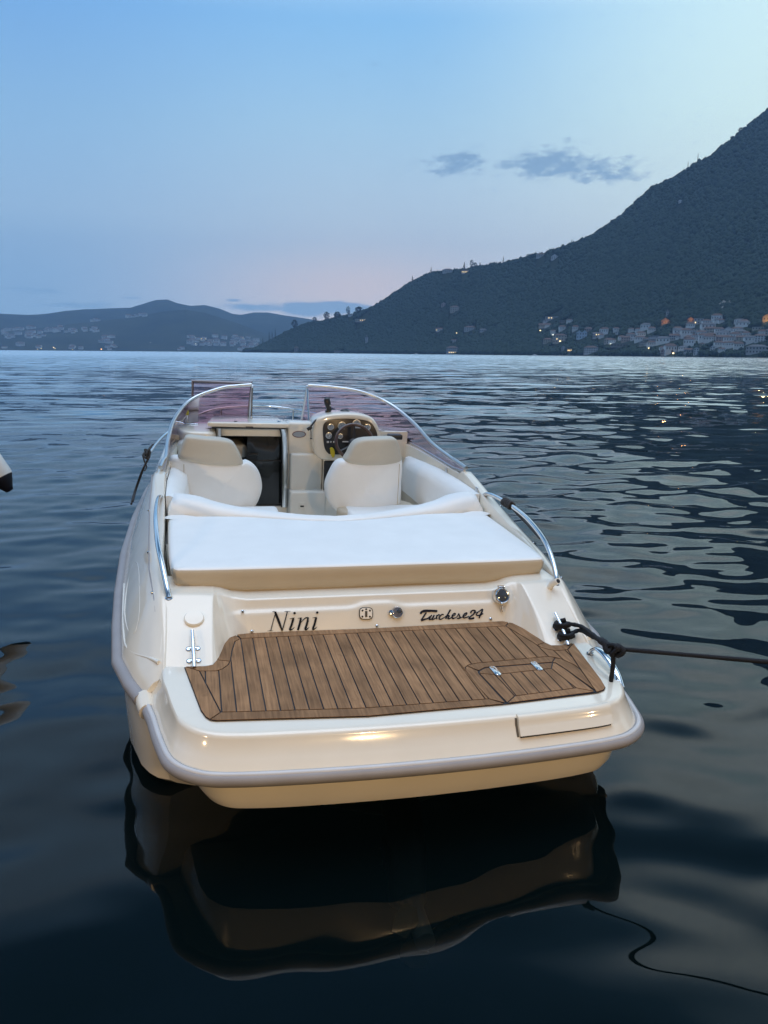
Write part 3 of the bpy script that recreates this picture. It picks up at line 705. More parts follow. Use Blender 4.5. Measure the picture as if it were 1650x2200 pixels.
# moulded steps to the foredeck
rbox('step', (.105, 4.06, -.22), (.36, .24, .40), GELD, boat, bev=.022, seg=4)
rbox('step', (.095, 4.12, .14), (.32, .18, .40), GELD, boat, bev=.022, seg=4)
rbox('step', (.08, 4.20, .47), (.34, .18, .34), GELD, boat, bev=.03, seg=4)
so = rbox('socket_plate', tuple(un(649, 1086, 'y', 3.936)), (.065, .008, .07), GELD, boat, bev=.003)
c = un(649, 1087, 'y', 3.930); rbox('socket_slot', (c[0], c[1], c[2]-.004), (.036, .006, .016), BLACK, so, bev=.004)
e = [tuple(un(642.5+14*math.cos(a), 933+6.5*math.sin(a), 'y', 4.108)) for a in np.linspace(0, 2*math.pi, 28, endpoint=False)]
bd = prism('oval_badge', e, (0, -1, 0), .003, GAUGE, boat, bev=0); tube('badge_rim', [A(p)-A([0, .003, 0]) for p in e], .0035, pmat('badge_red', (.10, .02, .025), .4), bd, seg=6, closed=True)
# door: stainless jambs, roof liner, sliding smoked door
P = spline([(-.20, 4.10, .635), (-.165, 4.10, .615), (-.135, 4.10, .57), (-.118, 4.10, .47), (-.110, 4.10, .25), (-.107, 4.10, -.215)], 5)
dj = tube('door_jamb', P, .030, STEEL, boat, seg=12, flat=.5, up=(0, 1, 0))
tube('door_seal', [p+A([-.030, -.004, 0]) for p in P[3:]], .008, BLACK, dj, seg=6)
tube('door_jamb', [(-.752, 4.10, .63), (-.752, 4.10, .3), (-.752, 4.10, -.21)], .024, ALU, boat, seg=10, flat=.5, up=(0, 1, 0))
rbox('roof_liner', (-.43, 4.16, .535), (.60, .03, .085), GELD, boat, bev=.008)
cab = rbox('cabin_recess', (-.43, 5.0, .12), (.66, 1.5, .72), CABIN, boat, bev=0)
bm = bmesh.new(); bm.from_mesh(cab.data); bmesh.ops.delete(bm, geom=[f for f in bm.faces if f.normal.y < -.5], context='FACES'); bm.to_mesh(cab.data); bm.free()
rbox('cabin_cushion', (-.60, 4.62, .30), (.26, .5, .14), WVIN, boat, bev=.03)
rbox('cabin_mirror', (-.62, 5.2, .42), (.22, .02, .12), GAUGE, boat, bev=.005)
sd = prism('sliding_door', [tuple(un(px, py, 'y', 4.15)) for px, py in [(532, 938), (596, 938), (604, 944), (608, 955), (609, 1086), (566, 1086), (530, 1086), (526, 1000)]], (0, 1, 0), .012, TINT, boat, bev=.003)
rbox('door_bar', tuple(un(563, 990, 'y', 4.14)), (.42, .008, .012), BLACK, sd, bev=.002)
rbox('door_pull', tuple(un(545, 976, 'y', 4.135)), (.09, .016, .02), BLACK, sd, bev=.004)
# sliding hatch over the companionway
hc = [(-.86, 4.0, .605), (-.86, 4.06, .60), (-.80, 4.62, .575), (-.70, 4.70, .575), (-.25, 4.70, .575), (-.155, 4.64, .575), (-.09, 4.10, .60), (-.085, 3.97, .605), (-.12, 3.955, .605), (-.82, 3.975, .605)]
hco = prism('companion_hatch', hc, (0, 0, 1), .045, GEL, boat, bev=.016, seg=4)
rbox('hatch_latch', tuple(un(536, 919, 'y', 3.95)), (.07, .02, .02), BLACK, hco, bev=.004); rbox('hatch_lens', tuple(un(506, 905, 'z', .652)), (.03, .03, .006), BLACK, hco, bev=.002)
rbox('hatch_gap', (-.47, 3.985, .598), (.70, .02, .012), BLACK, hco, bev=.002)
# passenger side fairing
pf = pillow('passenger_fairing', [(-1.15, 4.30, .50), (-1.12, 4.10, .50), (-1.05, 3.97, .50), (-.9, 3.93, .50), (-.80, 3.97, .50), (-.78, 4.2, .50), (-.80, 4.6, .50), (-1.0, 4.6, .50)], (0, 0, 1), .13, GEL, boat)
pillow('glove_box', [(-1.13, 4.0, .46), (-.80, 4.0, .46), (-.80, 4.0, .10), (-1.02, 4.0, .10), (-1.09, 4.0, .2)], (0, 1, 0), .22, GELD, boat)

# ---- helm console
CY = 3.93
co = [(672, 919), (676, 905), (689, 896), (713, 890), (749, 888), (778, 890.5), (800, 898), (812, 912), (817, 927), (820, 945), (815, 980), (780, 992), (742, 991), (700, 990), (683, 982), (674, 966), (671, 940)]
cp_ = [un(px, py, 'y', CY) for px, py in co]
cons = None
O = A(spline(cp_, 4, closed=True)); cm = O.mean(0); rows = []
for s, dy in [(.02, .0), (.80, .0), (.90, .002), (.955, .010), (.985, .024), (1.0, .05), (1.0, .12), (.97, .32), (.9, .42)]: rows.append(cm+(O-cm)*s+A([0, dy, 0]))
V, F = grid(rows, closev=True); F.append(tuple(range(len(O)))); mb = MB(); mb.add(V, F); cons = mb.build('helm_console', GEL, boat, ang=60)
bm = bmesh.new(); bm.from_mesh(cons.data); bmesh.ops.recalc_face_normals(bm, faces=bm.faces); bm.to_mesh(cons.data); bm.free()
rbox('console_base', (.62, 4.08, -.05), (.72, .24, .72), GELD, boat, bev=.03)
rbox('fuse_panel', tuple(un(708, 1022, 'y', 3.955)), (.12, .02, .30), BLACK, boat, bev=.01)
dp = [un(px, py, 'y', CY-.004) for px, py in [(693.6, 919), (698, 908), (711, 901.5), (742, 899), (778, 901.5), (796, 907.5), (805, 919), (811, 936), (812, 968), (780, 977), (716, 976), (704, 973), (697, 961), (694, 938)]]
ip_ = prism('instrument_panel', [tuple(p) for p in spline(dp, 4, closed=True)], (0, -1, 0), .006, DARKP, cons, bev=.002, seg=2)
for px, py, r in [(710.5, 917, .026), (734.5, 914.5, .034), (766, 910, .034), (789.6, 917, .026), (706.4, 935.5, .026), (731, 937, .022)]:
    g = lathe('gauge', [(r*1.22, 0), (r*1.2, .008), (r, .009), (r*.98, .004), (0, .004)], un(px, py, 'y', CY-.011), (0, -1, 0), ALU, cons, seg=22)
    mb = MB(); V, F = lathe_geo([(r*.97, 0), (r*.9, .003), (0, .0035)], un(px, py, 'y', CY-.0155), (0, -1, 0), 20); mb.add(V, F); mb.build('gauge_dial', GAUGE, cons)
    a = random.uniform(0, 6.28); c = un(px, py, 'y', CY-.021); tube('gauge_needle', [c, c+A([math.cos(a)*r*.75, 0, math.sin(a)*r*.75])], .0016, BLACK, cons, seg=5)
for px, w in [(704.5, .022), (711, .012), (717, .012)]: rbox('rocker_switch', tuple(un(px, 949.5, 'y', CY-.014)), (w, .012, .018), RAILW, cons, bev=.003)
lathe('ignition_switch', [(.012, 0), (.011, .01), (.007, .018)], un(709, 963, 'y', CY-.01), (0, -1, 0), STEEL, cons, seg=14)
o = pillow('key_float', [tuple(un(px, py, 'y', CY-.04)) for px, py in [(710, 962), (716, 963), (719, 972), (718, 981), (713.5, 982.5), (710, 973)]], (0, 1, 0), .03, YEL, cons)
rbox('radio_face', tuple(un(681.5, 935, 'y', CY+.05)), (.012, .08, .13), BLACK, cons, bev=.006)
# steering wheel
wc = un(762, 950, 'y', 3.66); wn = A([0, -.86, .5]); wu, wv, wn = frame(wn, (0, 0, 1)); rad = .178
rim = [wc+rad*(math.cos(a)*wu+math.sin(a)*wv) for a in np.linspace(0, 2*math.pi, 48, endpoint=False)]
sw = tube('steering_wheel', rim, .0155, WOOD, boat, seg=12, closed=True)
for a in (R(90), R(210), R(330)):
    d = math.cos(a)*wu+math.sin(a)*wv; tube('wheel_spoke', [wc-wn*.03, wc+d*rad*.5-wn*.022, wc+d*rad], .016, BLACK, sw, seg=8, flat=.35)
lathe('wheel_hub', [(.05, -.05), (.055, -.02), (.045, .0), (.02, .008), (0, .008)], wc-wn*.02, wn, BLACK, sw, seg=20)
tube('steering_column', [wc-wn*.03, wc-wn*.22], .035, BLACK, sw, seg=12)
rbox('wheel_badge', tuple(un(768, 919, 'y', CY-.02)), (.06, .004, .012), RAILW, cons, bev=.002); rbox('wheel_badge', tuple(un(742, 949, 'y', CY-.02)), (.06, .004, .012), RAILW, cons, bev=.002)
# compass and black searchlight on top, dangling lead
cpt = un(741, 889, 'y', 4.12); cpm = lathe('compass', [(.065, 0), (.062, .02), (.05, .04), (.03, .052), (0, .056)], cpt-A([0, 0, .01]), (0, 0, 1), BLACK, boat, seg=20)
s0 = un(705, 892, 'y', 4.12)
sr = tube('search_light', [s0-A([0, 0, .02]), s0+A([0, 0, .02]), s0+A([-.004, 0, .05])], [.045, .03, .028], BLACK, boat, seg=12)
tube('light_body', [s0+A([.01, 0, .045]), s0+A([-.002, -.01, .085]), s0+A([-.012, -.012, .115]), s0+A([-.02, -.012, .16]), s0+A([-.022, -.012, .172])], [.024, .026, .032, .031, .018], BLACK, sr, seg=14)
rbox('light_button', tuple(s0+A([.012, -.03, .10])), (.012, .02, .014), ALU, sr, bev=.003)
P = spline([s0+A([-.02, -.02, .01]), un(688, 897, 'y', 4.0), un(677, 904, 'y', 3.95), un(670, 913, 'y', 3.92), un(665, 920, 'y', 3.92)], 6)
tube('light_lead', P, .009, BLACK, sr, seg=8)
c = un(665, 920, 'y', 3.92); rbox('lead_plug', tuple(c), (.05, .03, .03), BLACK, sr, bev=.006, rot=Matrix.Rotation(-.6, 4, 'Y'))
tube('plug_cord', [un(668, 922, 'y', 3.92), un(668.3, 941, 'y', 3.92)], .004, BLACK, sr, seg=6); lathe('cord_weight', [(.004, -.008), (.010, -.004), (.010, .004), (.004, .008)], un(668.3, 942, 'y', 3.92), (0, 0, 1), BLACK, sr, seg=10)
rbox('throttle_box', tuple(un(848, 938, 'y', 3.9)), (.14, .10, .05), BLACK, boat, bev=.012)

# ---- windscreen
topR = [(1.236, 2.615, .484), (1.2185, 2.80, .503), (1.2, 2.94, .515), (1.2, 3.51, .545), (1.15, 4.0, .665), (1.0, 4.4, .795), (.72, 4.5, .900), (.43, 4.55, .937), (.16, 4.555, .948)]
botR = [(1.232, 2.62, .472), (1.226, 2.80, .452), (1.222, 2.95, .446), (1.212, 3.5, .446), (1.18, 4.0, .45), (1.06, 4.48, .47), (.78, 4.68, .515), (.45, 4.74, .535), (.13, 4.75, .545)]
for s in (1, -1):
    T = [(s*x, y, z) for x, y, z in topR]; B = [(s*x, y, z) for x, y, z in botR]
    if s < 0: T[-1] = (-.405, 4.55, .940); T[-2] = (-.56, 4.53, .925); B[-1] = (-.43, 4.75, .54); B[-2] = (-.56, 4.73, .53)
    TT, BB = spline(T, 8), spline(B, 8)
    rows = [TT, [a*.5+b*.5+A([s*.004, 0, 0]) for a, b in zip(TT, BB)], BB]
    V, F = grid(rows); mb = MB(); mb.add(V, F); gl = mb.build('windscreen', GLASS, boat, ang=70)
    TF = [p+A([s*.006, 0, .012]) for p in TT]; tube('screen_rail', TF, .0175, ALU, gl, seg=12)
    tube('screen_base', [p+A([0, 0, -.004]) for p in BB], .013, ALU, gl, seg=8)
    tube('screen_post', [TT[-1]+A([0, 0, .01]), BB[-1]], .012, ALU, gl, seg=8)
    ft = un(540, 907, 'y', 4.45) if s < 0 else un(664, 917, 'y', 4.35)
    tube('stay', [TT[-1]+A([0, -.01, -.02]), TT[-1]*.3+ft*.7+A([0, 0, .0]), ft], .0095, STEEL, gl, seg=8)
    tube('stay_foot', [ft+A([0, 0, .06]), ft-A([0, 0, .02])], .013, STEEL, gl, seg=8)
# the hinged middle pane, swung open behind the port screen
pc = [un(414, 819, 'y', 4.98), un(540, 823, 'y', 4.86), un(533, 902, 'y', 4.82), un(412, 925, 'y', 4.94)]
mb = MB(); mb.add(pc, [(0, 1, 2, 3)]); mp = mb.build('middle_pane', GLASS, boat, smooth=False)
tube('pane_frame', pc, .022, pmat('pane_frame_grey', (.23, .21, .22), .4, metal=.6), mp, seg=6, closed=True)

# ---- bow rail
rl = []
for px, py, x, y in [(322, 972, -1.34, 3.7), (345, 943, -1.26, 4.45), (365, 926, -1.17, 4.85), (400, 903, -1.0, 5.25), (440, 885, -.82, 5.6), (475, 877, -.63, 5.98), (530, 872.5, -.34, 6.4), (580, 873, -.04, 6.62), (630, 879, .25, 6.5), (668, 886, .47, 6.2), (720, 897, .72, 5.8), (780, 915, .95, 5.35)]:
    P = un(px, py, 'y', y); rl.append(P)
rl = spline(rl, 5)
br = tube('bow_rail', rl, .0125, STEEL, boat, seg=10)
for px, y in [(386, 5.1), (473, 5.98), (630, 6.5), (732, 5.7)]:
    k = int(np.argmin([abs((EYE+0)[0]*0+(825+FPX*((p-EYE)@CR)/((p-EYE)@CF))-px) for p in rl])); p = rl[k]
    b = max(hb(p[1]), .02); z = zr(p[1])+(zcen(p[1])-zr(p[1]))*.6
    tube('rail_stanchion', [p, (p[0]*.985, p[1], z-.02)], .0105, STEEL, br, seg=8)
# little port-side latch with a floated flag staff
c = un(411, 913, 'y', 4.4); fs = rbox('staff_socket', tuple(c), (.14, .045, .035), STEEL, boat, bev=.01)
tube('flag_staff', [un(403, 912, 'y', 4.4), un(402, 888, 'y', 4.4)], .008, STEEL, fs, seg=8)
tube('staff_float', [un(403, 892, 'y', 4.4), un(402, 886, 'y', 4.4), un(401.5, 878, 'y', 4.4), un(402, 874, 'y', 4.4)], [.012, .018, .016, .006], pmat('olive_float', (.42, .38, .05), .5), fs, seg=10)
# stern drive under water
mb = MB()
V, F = tube_geo(spline([(.05, .14, -.72), (.05, .0, -.78), (.05, -.16, -.92), (.05, -.22, -1.2)], 5), .10, 14); mb.add(V, F)
V, F = tube_geo(spline([(.05, -.55, -1.15), (.05, -.35, -1.15), (.05, .02, -1.15), (.05, .2, -1.15)], 4), [.05]*5+[.075]*4+[.06]*3+[.02], 14); mb.add(V, F)
sd_ = mb.build('stern_drive', pmat('stern_drive_paint', (.38, .33, .31), .4), boat)
for k in range(3):
    a = k*2.094+.3; u = A([math.cos(a), 0, math.sin(a)]); v = A([-math.sin(a), 0, math.cos(a)])
    o = [A([.05, -.50, -1.15])+u*r+v*w+A([0, dy, 0]) for r, w, dy in [(.04, -.02, .02), (.10, -.07, .04), (.18, -.06, .03), (.2, .0, 0), (.17, .06, -.03), (.08, .05, -.03)]]
    mb = MB(); mb.add(o, [tuple(range(6))]); mb.build('propeller_blade', pmat('propeller_bronze', (.4, .3, .2), .4, metal=.5), sd_, smooth=False)

# ================================================================== ROPES (separate things lying on the boat)
def bp(P): return A(P, float)
def from_world(W): return M3.T @ (A(W)-A([0, 0, EYE_H])) + EYE
def wat(px, py, fwd):
    d = M3 @ ray(px, py); d = d*(fwd/d[1]); return from_world(A([d[0], d[1], EYE_H+d[2]]))
def twisted(path, rad, amp=.25):
    P = [A(p) for p in path]; n = len(P); r = [rad*(1+amp*math.sin(i*1.9)) for i in range(n)]; return P, r
kn = wat(1318, 1393, 3.62)
ca, cb = horn_pt(1.012, .345)*.60+horn_pt(1.005, .175)*.40+HN*.018, horn_pt(1.012, .345)*.2+horn_pt(1.005, .175)*.8+HN*.018
mb = MB()
# loops about the two cleat posts
for q in (ca, cb):
    l = spline([q+A([.05, -.01, .015]), q+A([0, -.028, .012]), q+A([-.028, .0, .004]), q+A([-.012, .03, .008]), q+A([.05, .03, .016])], 6)
    V, F = tube_geo(l, .0125, 10); mb.add(V, F)
    l = spline([q+A([.04, -.02, .032]), q+A([.0, -.034, .028]), q+A([-.026, .004, .02]), q+A([.0, .036, .02]), q+A([.045, .03, .034])], 6)
    V, F = tube_geo(l, .0115, 10); mb.add(V, F)
mid = ca*.5+cb*.5+A([.10, -.02, .03])
for s in (-1, 1):
    q = ca if s < 0 else cb
    l = spline([q+A([.04, .01, .02]), mid+A([0, .0, -.012*s]), (mid*.6+kn*.4)+A([0, .0, -.006*s]), (mid*.3+kn*.7)+A([0, .006*s, .004*s]), kn], 7)
    l2, r2 = twisted(l, .0118, .10); V, F = tube_geo(l2, r2, 10); mb.add(V, F)
l = spline([mid*.45+kn*.55, mid*.3+kn*.7, mid*.1+kn*.9], 6); V, F = tube_geo(l, [.014]*4+[.020]*5+[.016]*4, 10); mb.add(V, F)
# the knot
far = wat(1650, 1417, 3.2); fd = far-kn; fd /= np.linalg.norm(fd); ax2 = np.cross(fd, UP); 
for r0, ph, off in [(.027, 0, -.012), (.027, 1.2, .02)]:
    l = [kn+fd*(off+.012*math.sin(2*a+ph)+.012)+UP*(r0*math.sin(a)-.010)+(fd*.55+ax2*.6)*(r0*math.cos(a)) for a in np.linspace(0, 2*math.pi, 22, endpoint=False)]
    V, F = tube_geo(l, .0115, 10, closed=True); mb.add(V, F)
l = [kn-fd*.05+fd*.025*k+UP*(.022*math.cos(k*2.4))+ax2*(.022*math.sin(k*2.4)) for k in range(5)]
V, F = tube_geo(spline(l, 6), .013, 10); mb.add(V, F)
# standing part running to a bollard on the quay
bol = from_world([9.0, .1, 1.46])
span = []
for t in np.linspace(0, 1, 60):
    span.append(kn*(1-t)+bol*t-UP*(.02*4*t*(1-t)))
# pass through the sighted point
d0 = far-(kn*(1-.2)+bol*.2); span = [p+d0*0 for p in span]
l2, r2 = twisted(span, .0108, .06); V, F = tube_geo(l2, r2, 10); mb.add(V, F)
tl = [kn-UP*.02, kn-UP*.10+A([.004, 0, 0]), kn-UP*.20+A([.002, .004, 0]), kn-UP*.29+A([.012, -.002, 0]), kn-UP*.335+A([.010, .0, 0])]
l2, r2 = twisted(spline(tl, 7), .0118, .08); V, F = tube_geo(l2, r2, 10); mb.add(V, F)
tag(mb.build('mooring_rope', ROPEB, None, ang=80, world=BOAT), 'navy mooring rope knotted off the starboard stern cleat and running out to the right', 'rope')
# grey line coiled round the starboard handrail
mb = MB(); rc = [(1.232, 1.74, .431), (1.232, 1.70, .432), (1.232, 1.62, .433)]
for k in range(6):
    c = A([1.232, 1.72-k*.024, .431]); l = [c+A([.024*math.cos(a), .008*math.sin(a*2+k), .024*math.sin(a)]) for a in np.linspace(0, 2*math.pi, 16, endpoint=False)]
    V, F = tube_geo(l, .0095, 8, closed=True); mb.add(V, F)
l = spline([(1.25, 1.62, .42), (1.285, 1.56, .41), (1.29, 1.50, .40), (1.26, 1.47, .405)], 6); V, F = tube_geo(l, .009, 8); mb.add(V, F)
l = spline([(1.255, 1.6, .40), (1.275, 1.45, .36), (1.262, 1.25, .34), (1.25, 1.12, .33)], 6); V, F = tube_geo(l, .009, 8); mb.add(V, F)
tag(mb.build('coiled_line', ROPEG, None, ang=80, world=BOAT), 'grey line coiled around the starboard handrail of the motorboat', 'rope')
# black fender line on the port bow rail
mb = MB(); pts = [un(px, py, 'x', x) for px, py, x in [(325, 960, -1.34), (314, 975, -1.36), (318, 985, -1.37), (306, 1010, -1.42), (296, 1037, -1.47), (288, 1060, -1.50), (282, 1083, -1.51)]]
V, F = tube_geo(spline(pts, 6), .0085, 8); mb.add(V, F)
pts2 = [p+A([.012, .04, .015]) for p in pts]; V, F = tube_geo(spline(pts2, 6), .008, 8); mb.add(V, F)
c = un(316, 974, 'x', -1.36)
for k in range(5):
    l = [c+A([.022*math.cos(a), .04*math.sin(a)+.03*k-.05, .026*math.sin(a+.9*k)]) for a in np.linspace(0, 2*math.pi, 16, endpoint=False)]
    V, F = tube_geo(l, .0065, 8, closed=True); mb.add(V, F)
l = spline([un(px, py, 'x', -1.36) for px, py in [(310, 972), (307, 978), (311, 993), (315, 1003), (311, 1011)]], 5); V, F = tube_geo(l, .006, 8); mb.add(V, F)
tag(mb.build('fender_line', ROPEG, None, ang=80, world=BOAT), 'dark line tied in loops on the port bow rail and led aft along the hull', 'rope')

# ================================================================== BERTH: neighbouring boat, fender, quay
tip = A([-.489, 1, -.166]); D = 7.6
ft = A([tip[0]*D, D, EYE_H+tip[2]*D])          # lower end of the white tube
axis = A([-.50, -.02, .86]); axis /= np.linalg.norm(axis)
fen = thing('boat_fender', 'white tubular fender with navy end cap poking in at the left edge', 'fender', tuple(ft))
c0 = A([-.125, 0, 0])
pr_ = [(.08, -.005), (.117, .02), (.122, .10), (.122, .62), (.10, .70), (.03, .74)]
lathe('body', [(.118, 0), (.124, .03), (.124, .60), (.105, .68), (.03, .73)], c0, axis, FENDW, fen, seg=28, ang=60)
lathe('end_cap', [(.0, -.155), (.035, -.15), (.05, -.12), (.085, -.06), (.112, -.012), (.116, .004)], c0, axis, FENDN, fen, seg=24, ang=60)
tube('lanyard', [c0+axis*.72, c0+axis*.85+A([-.05, 0, .02]), c0+axis*.95+A([-.12, 0, .05])], .010, ROPEB, fen, seg=8)
nb = thing('neighbouring_boat', 'white hulled boat berthed just outside the left edge', 'boat', (-6.2, 5.2, 0))
rows = []
for y, b, z in [(-4, 1.0, .85), (-3.5, 1.15, .86), (-2, 1.25, .88), (0, 1.28, .92), (1.5, 1.22, .98), (2.6, .98, 1.05), (3.4, .62, 1.12), (4.0, .25, 1.18), (4.3, .0, 1.2)]:
    rows.append([(s*b*q, y, zz) for s, q, zz in [(-1, 1, z), (-1, .95, z*.4), (-1, .85, -.1), (-1, .4, -.35), (1, 0, -.45), (1, .4, -.35), (1, .85, -.1), (1, .95, z*.4), (1, 1, z), (1, .9, z+.06), (1, 0, z+.12), (-1, .9, z+.06)]])
V, F = grid(rows, closev=True); F.append(tuple(range(12))); mb = MB(); mb.add(V, F); nh = mb.build('hull', pmat('neighbour_gelcoat', (.62, .63, .62), .25), nb, ang=40)
bm = bmesh.new(); bm.from_mesh(nh.data); bmesh.ops.recalc_face_normals(bm, faces=bm.faces); bm.to_mesh(nh.data); bm.free()
tube('rub_rail', [(r[8][0]+.01, r[8][1], r[8][2]) for r in rows], .04, FENDN, nb, seg=8)
rbox('cuddy', (0, .6, 1.25), (1.5, 2.2, .5), pmat('cuddy_grey', (.5, .5, .5), .4), nb, bev=.15, seg=4)

STONE = pmat('quay_stone', (.20, .18, .155), .85, var=.25, vscale=1.2, bump=.5, bscale=6)
def setting(name, V, F, mat, kind='structure', smooth=False):
    o = mesh(name, V, F, mat, None, smooth); o['kind'] = kind; return o
def box_vf(x0, x1, y0, y1, z0, z1):
    return [(x0, y0, z0), (x1, y0, z0), (x1, y1, z0), (x0, y1, z0), (x0, y0, z1), (x1, y0, z1), (x1, y1, z1), (x0, y1, z1)], [(0, 3, 2, 1), (4, 5, 6, 7), (0, 1, 5, 4), (1, 2, 6, 5), (2, 3, 7, 6), (3, 0, 4, 7)]
setting('quay', *box_vf(-60, 60, -40, .30, -3, .72), STONE)
bo = lathe('mooring_post', [(.15, 0), (.15, .03), (.10, .06), (.09, .62), (.13, .70), (.15, .78), (.10, .84), (0, .85)], (9.0, .02, .72), (0, 0, 1), pmat('cast_iron', (.03, .03, .032), .5, metal=.6), None, seg=20)
tag(bo, 'cast iron mooring post on the quay that the navy rope leads to', 'post')
LAMPS = [(-5.2, -3.2, 3.4), (2.6, -3.6, 3.4), (9.5, -3.6, 3.4)]
LGLOW = emat('lamp_glow_warm', (1.0, .66, .30), 90)
IRON = pmat('lamp_iron', (.02, .02, .022), .5, metal=.5)
for i, (x, y, z) in enumerate(LAMPS):
    t = thing('promenade_lamp', 'lit iron promenade lamp standing on the quay behind the camera', 'street lamp', (x, y, .72), group='lamps along the quay')
    lathe('post', [(.12, 0), (.12, .12), (.06, .3), (.045, z-.9)], (0, 0, 0), (0, 0, 1), IRON, t, seg=12)
    tube('arm', spline([(0, 0, z-.95), (0, .1, z-.70), (0, .5, z-.66), (0, .8, z-.70)], 5), .025, IRON, t, seg=8)
    lathe('lamp_shade', [(.05, .12), (.22, .0), (.23, -.02)], (0, .8, z-.84), (0, 0, 1), IRON, t, seg=16)
    lathe('lamp_globe', [(.0, -.08), (.06, -.06), (.085, -.015), (.08, .0), (0, .0)], (0, .8, z-.84), (0, 0, 1), LGLOW, t, seg=16)
    li = bpy.data.lights.new('lamp_light', 'POINT'); li.energy = 490; li.color = (1, .66, .32); li.shadow_soft_size = .14
    lo = bpy.data.objects.new('lamp_light', li); link(lo, t); lo.location = (0, .8, z-1.05)
# town front behind the quay
PLAST = [pmat('plaster_ochre', (.36, .27, .16), .8, var=.12), pmat('plaster_cream', (.42, .37, .28), .8, var=.12), pmat('plaster_rose', (.36, .23, .18), .8, var=.12)]
x = -46
k = 0
while x < 46:
    w = random.uniform(8, 13); h = random.uniform(9, 14)
    t = thing('town_house', 'tall plastered town house on the promenade behind the camera', 'house', (x+w/2, -17, .72), group='house fronts behind the quay')
    V, F = box_vf(-w/2, w/2-.05, -5, 5, 0, h); mb = MB(); mb.add(V, F); mb.build('wall', PLAST[k % 3], t, smooth=False)
    mb = MB(); mb.add([(-w/2-.3, -5.4, h), (w/2+.2, -5.4, h), (w/2+.2, 5.4, h), (-w/2-.3, 5.4, h), (-w/2+2, 0, h+2.2), (w/2-2, 0, h+2.2)], [(0, 1, 5, 4), (2, 3, 4, 5), (1, 2, 5), (3, 0, 4), (3, 2, 1, 0)]); mb.build('roof', pmat('roof_tile', (.14, .07, .045), .85, var=.2), t, smooth=False)
    for c in range(3):
        for r in range(3):
            rbox('window', (-w/2+w*(c+.5)/3, 5.02, 1.9+r*h/3.3), (1.1, .08, 1.7), TINT, t, bev=.01)
    x += w; k += 1

# ================================================================== LAKE, HILLS AND SKY
def vnoise(x, y, seed=0):
    xi, yi = np.floor(x).astype(np.int64), np.floor(y).astype(np.int64); fx, fy = x-xi, y-yi
    fx, fy = fx*fx*(3-2*fx), fy*fy*(3-2*fy)
    def h(a, b):
        n = (a*374761393+b*668265263+seed*1442695041) & 0x7fffffff; n = ((n ^ (n >> 13))*1274126177) & 0x7fffffff; return ((n ^ (n >> 16)) & 0xffff)/65535.
    return (h(xi, yi)*(1-fx)+h(xi+1, yi)*fx)*(1-fy)+(h(xi, yi+1)*(1-fx)+h(xi+1, yi+1)*fx)*fy
def fbm(x, y, oct=5, seed=0):
    s, a, t = 0, 1., 0
    for o in range(oct): s = s+a*(vnoise(x*2**o, y*2**o, seed+o)-.5); t += a; a *= .5
    return s/t
def nmesh(name, V, F, mats, smooth=True, fm=None, parent=None):
    me = bpy.data.meshes.new(name); V = np.ascontiguousarray(V, np.float32); F = np.ascontiguousarray(F, np.int32); k = F.shape[1]
    me.vertices.add(len(V)); me.vertices.foreach_set('co', V.ravel()); me.loops.add(F.size); me.loops.foreach_set('vertex_index', F.ravel())
    me.polygons.add(len(F)); me.polygons.foreach_set('loop_start', np.arange(0, F.size, k, dtype=np.int32)); me.polygons.foreach_set('loop_total', np.full(len(F), k, np.int32))
    for m in (mats if isinstance(mats, list) else [mats]): me.materials.append(m)
    if fm is not None: me.polygons.foreach_set('material_index', np.ascontiguousarray(fm, np.int32))
    me.polygons.foreach_set('use_smooth', np.full(len(F), smooth)); me.update(calc_edges=True); me.validate()
    return link(bpy.data.objects.new(name, me), parent)
def gridF(n, m):
    i = np.arange(n-1)[:, None]*m+np.arange(m-1)[None, :]; i = i.ravel(); return np.stack([i, i+1, i+m+1, i+m], 1)

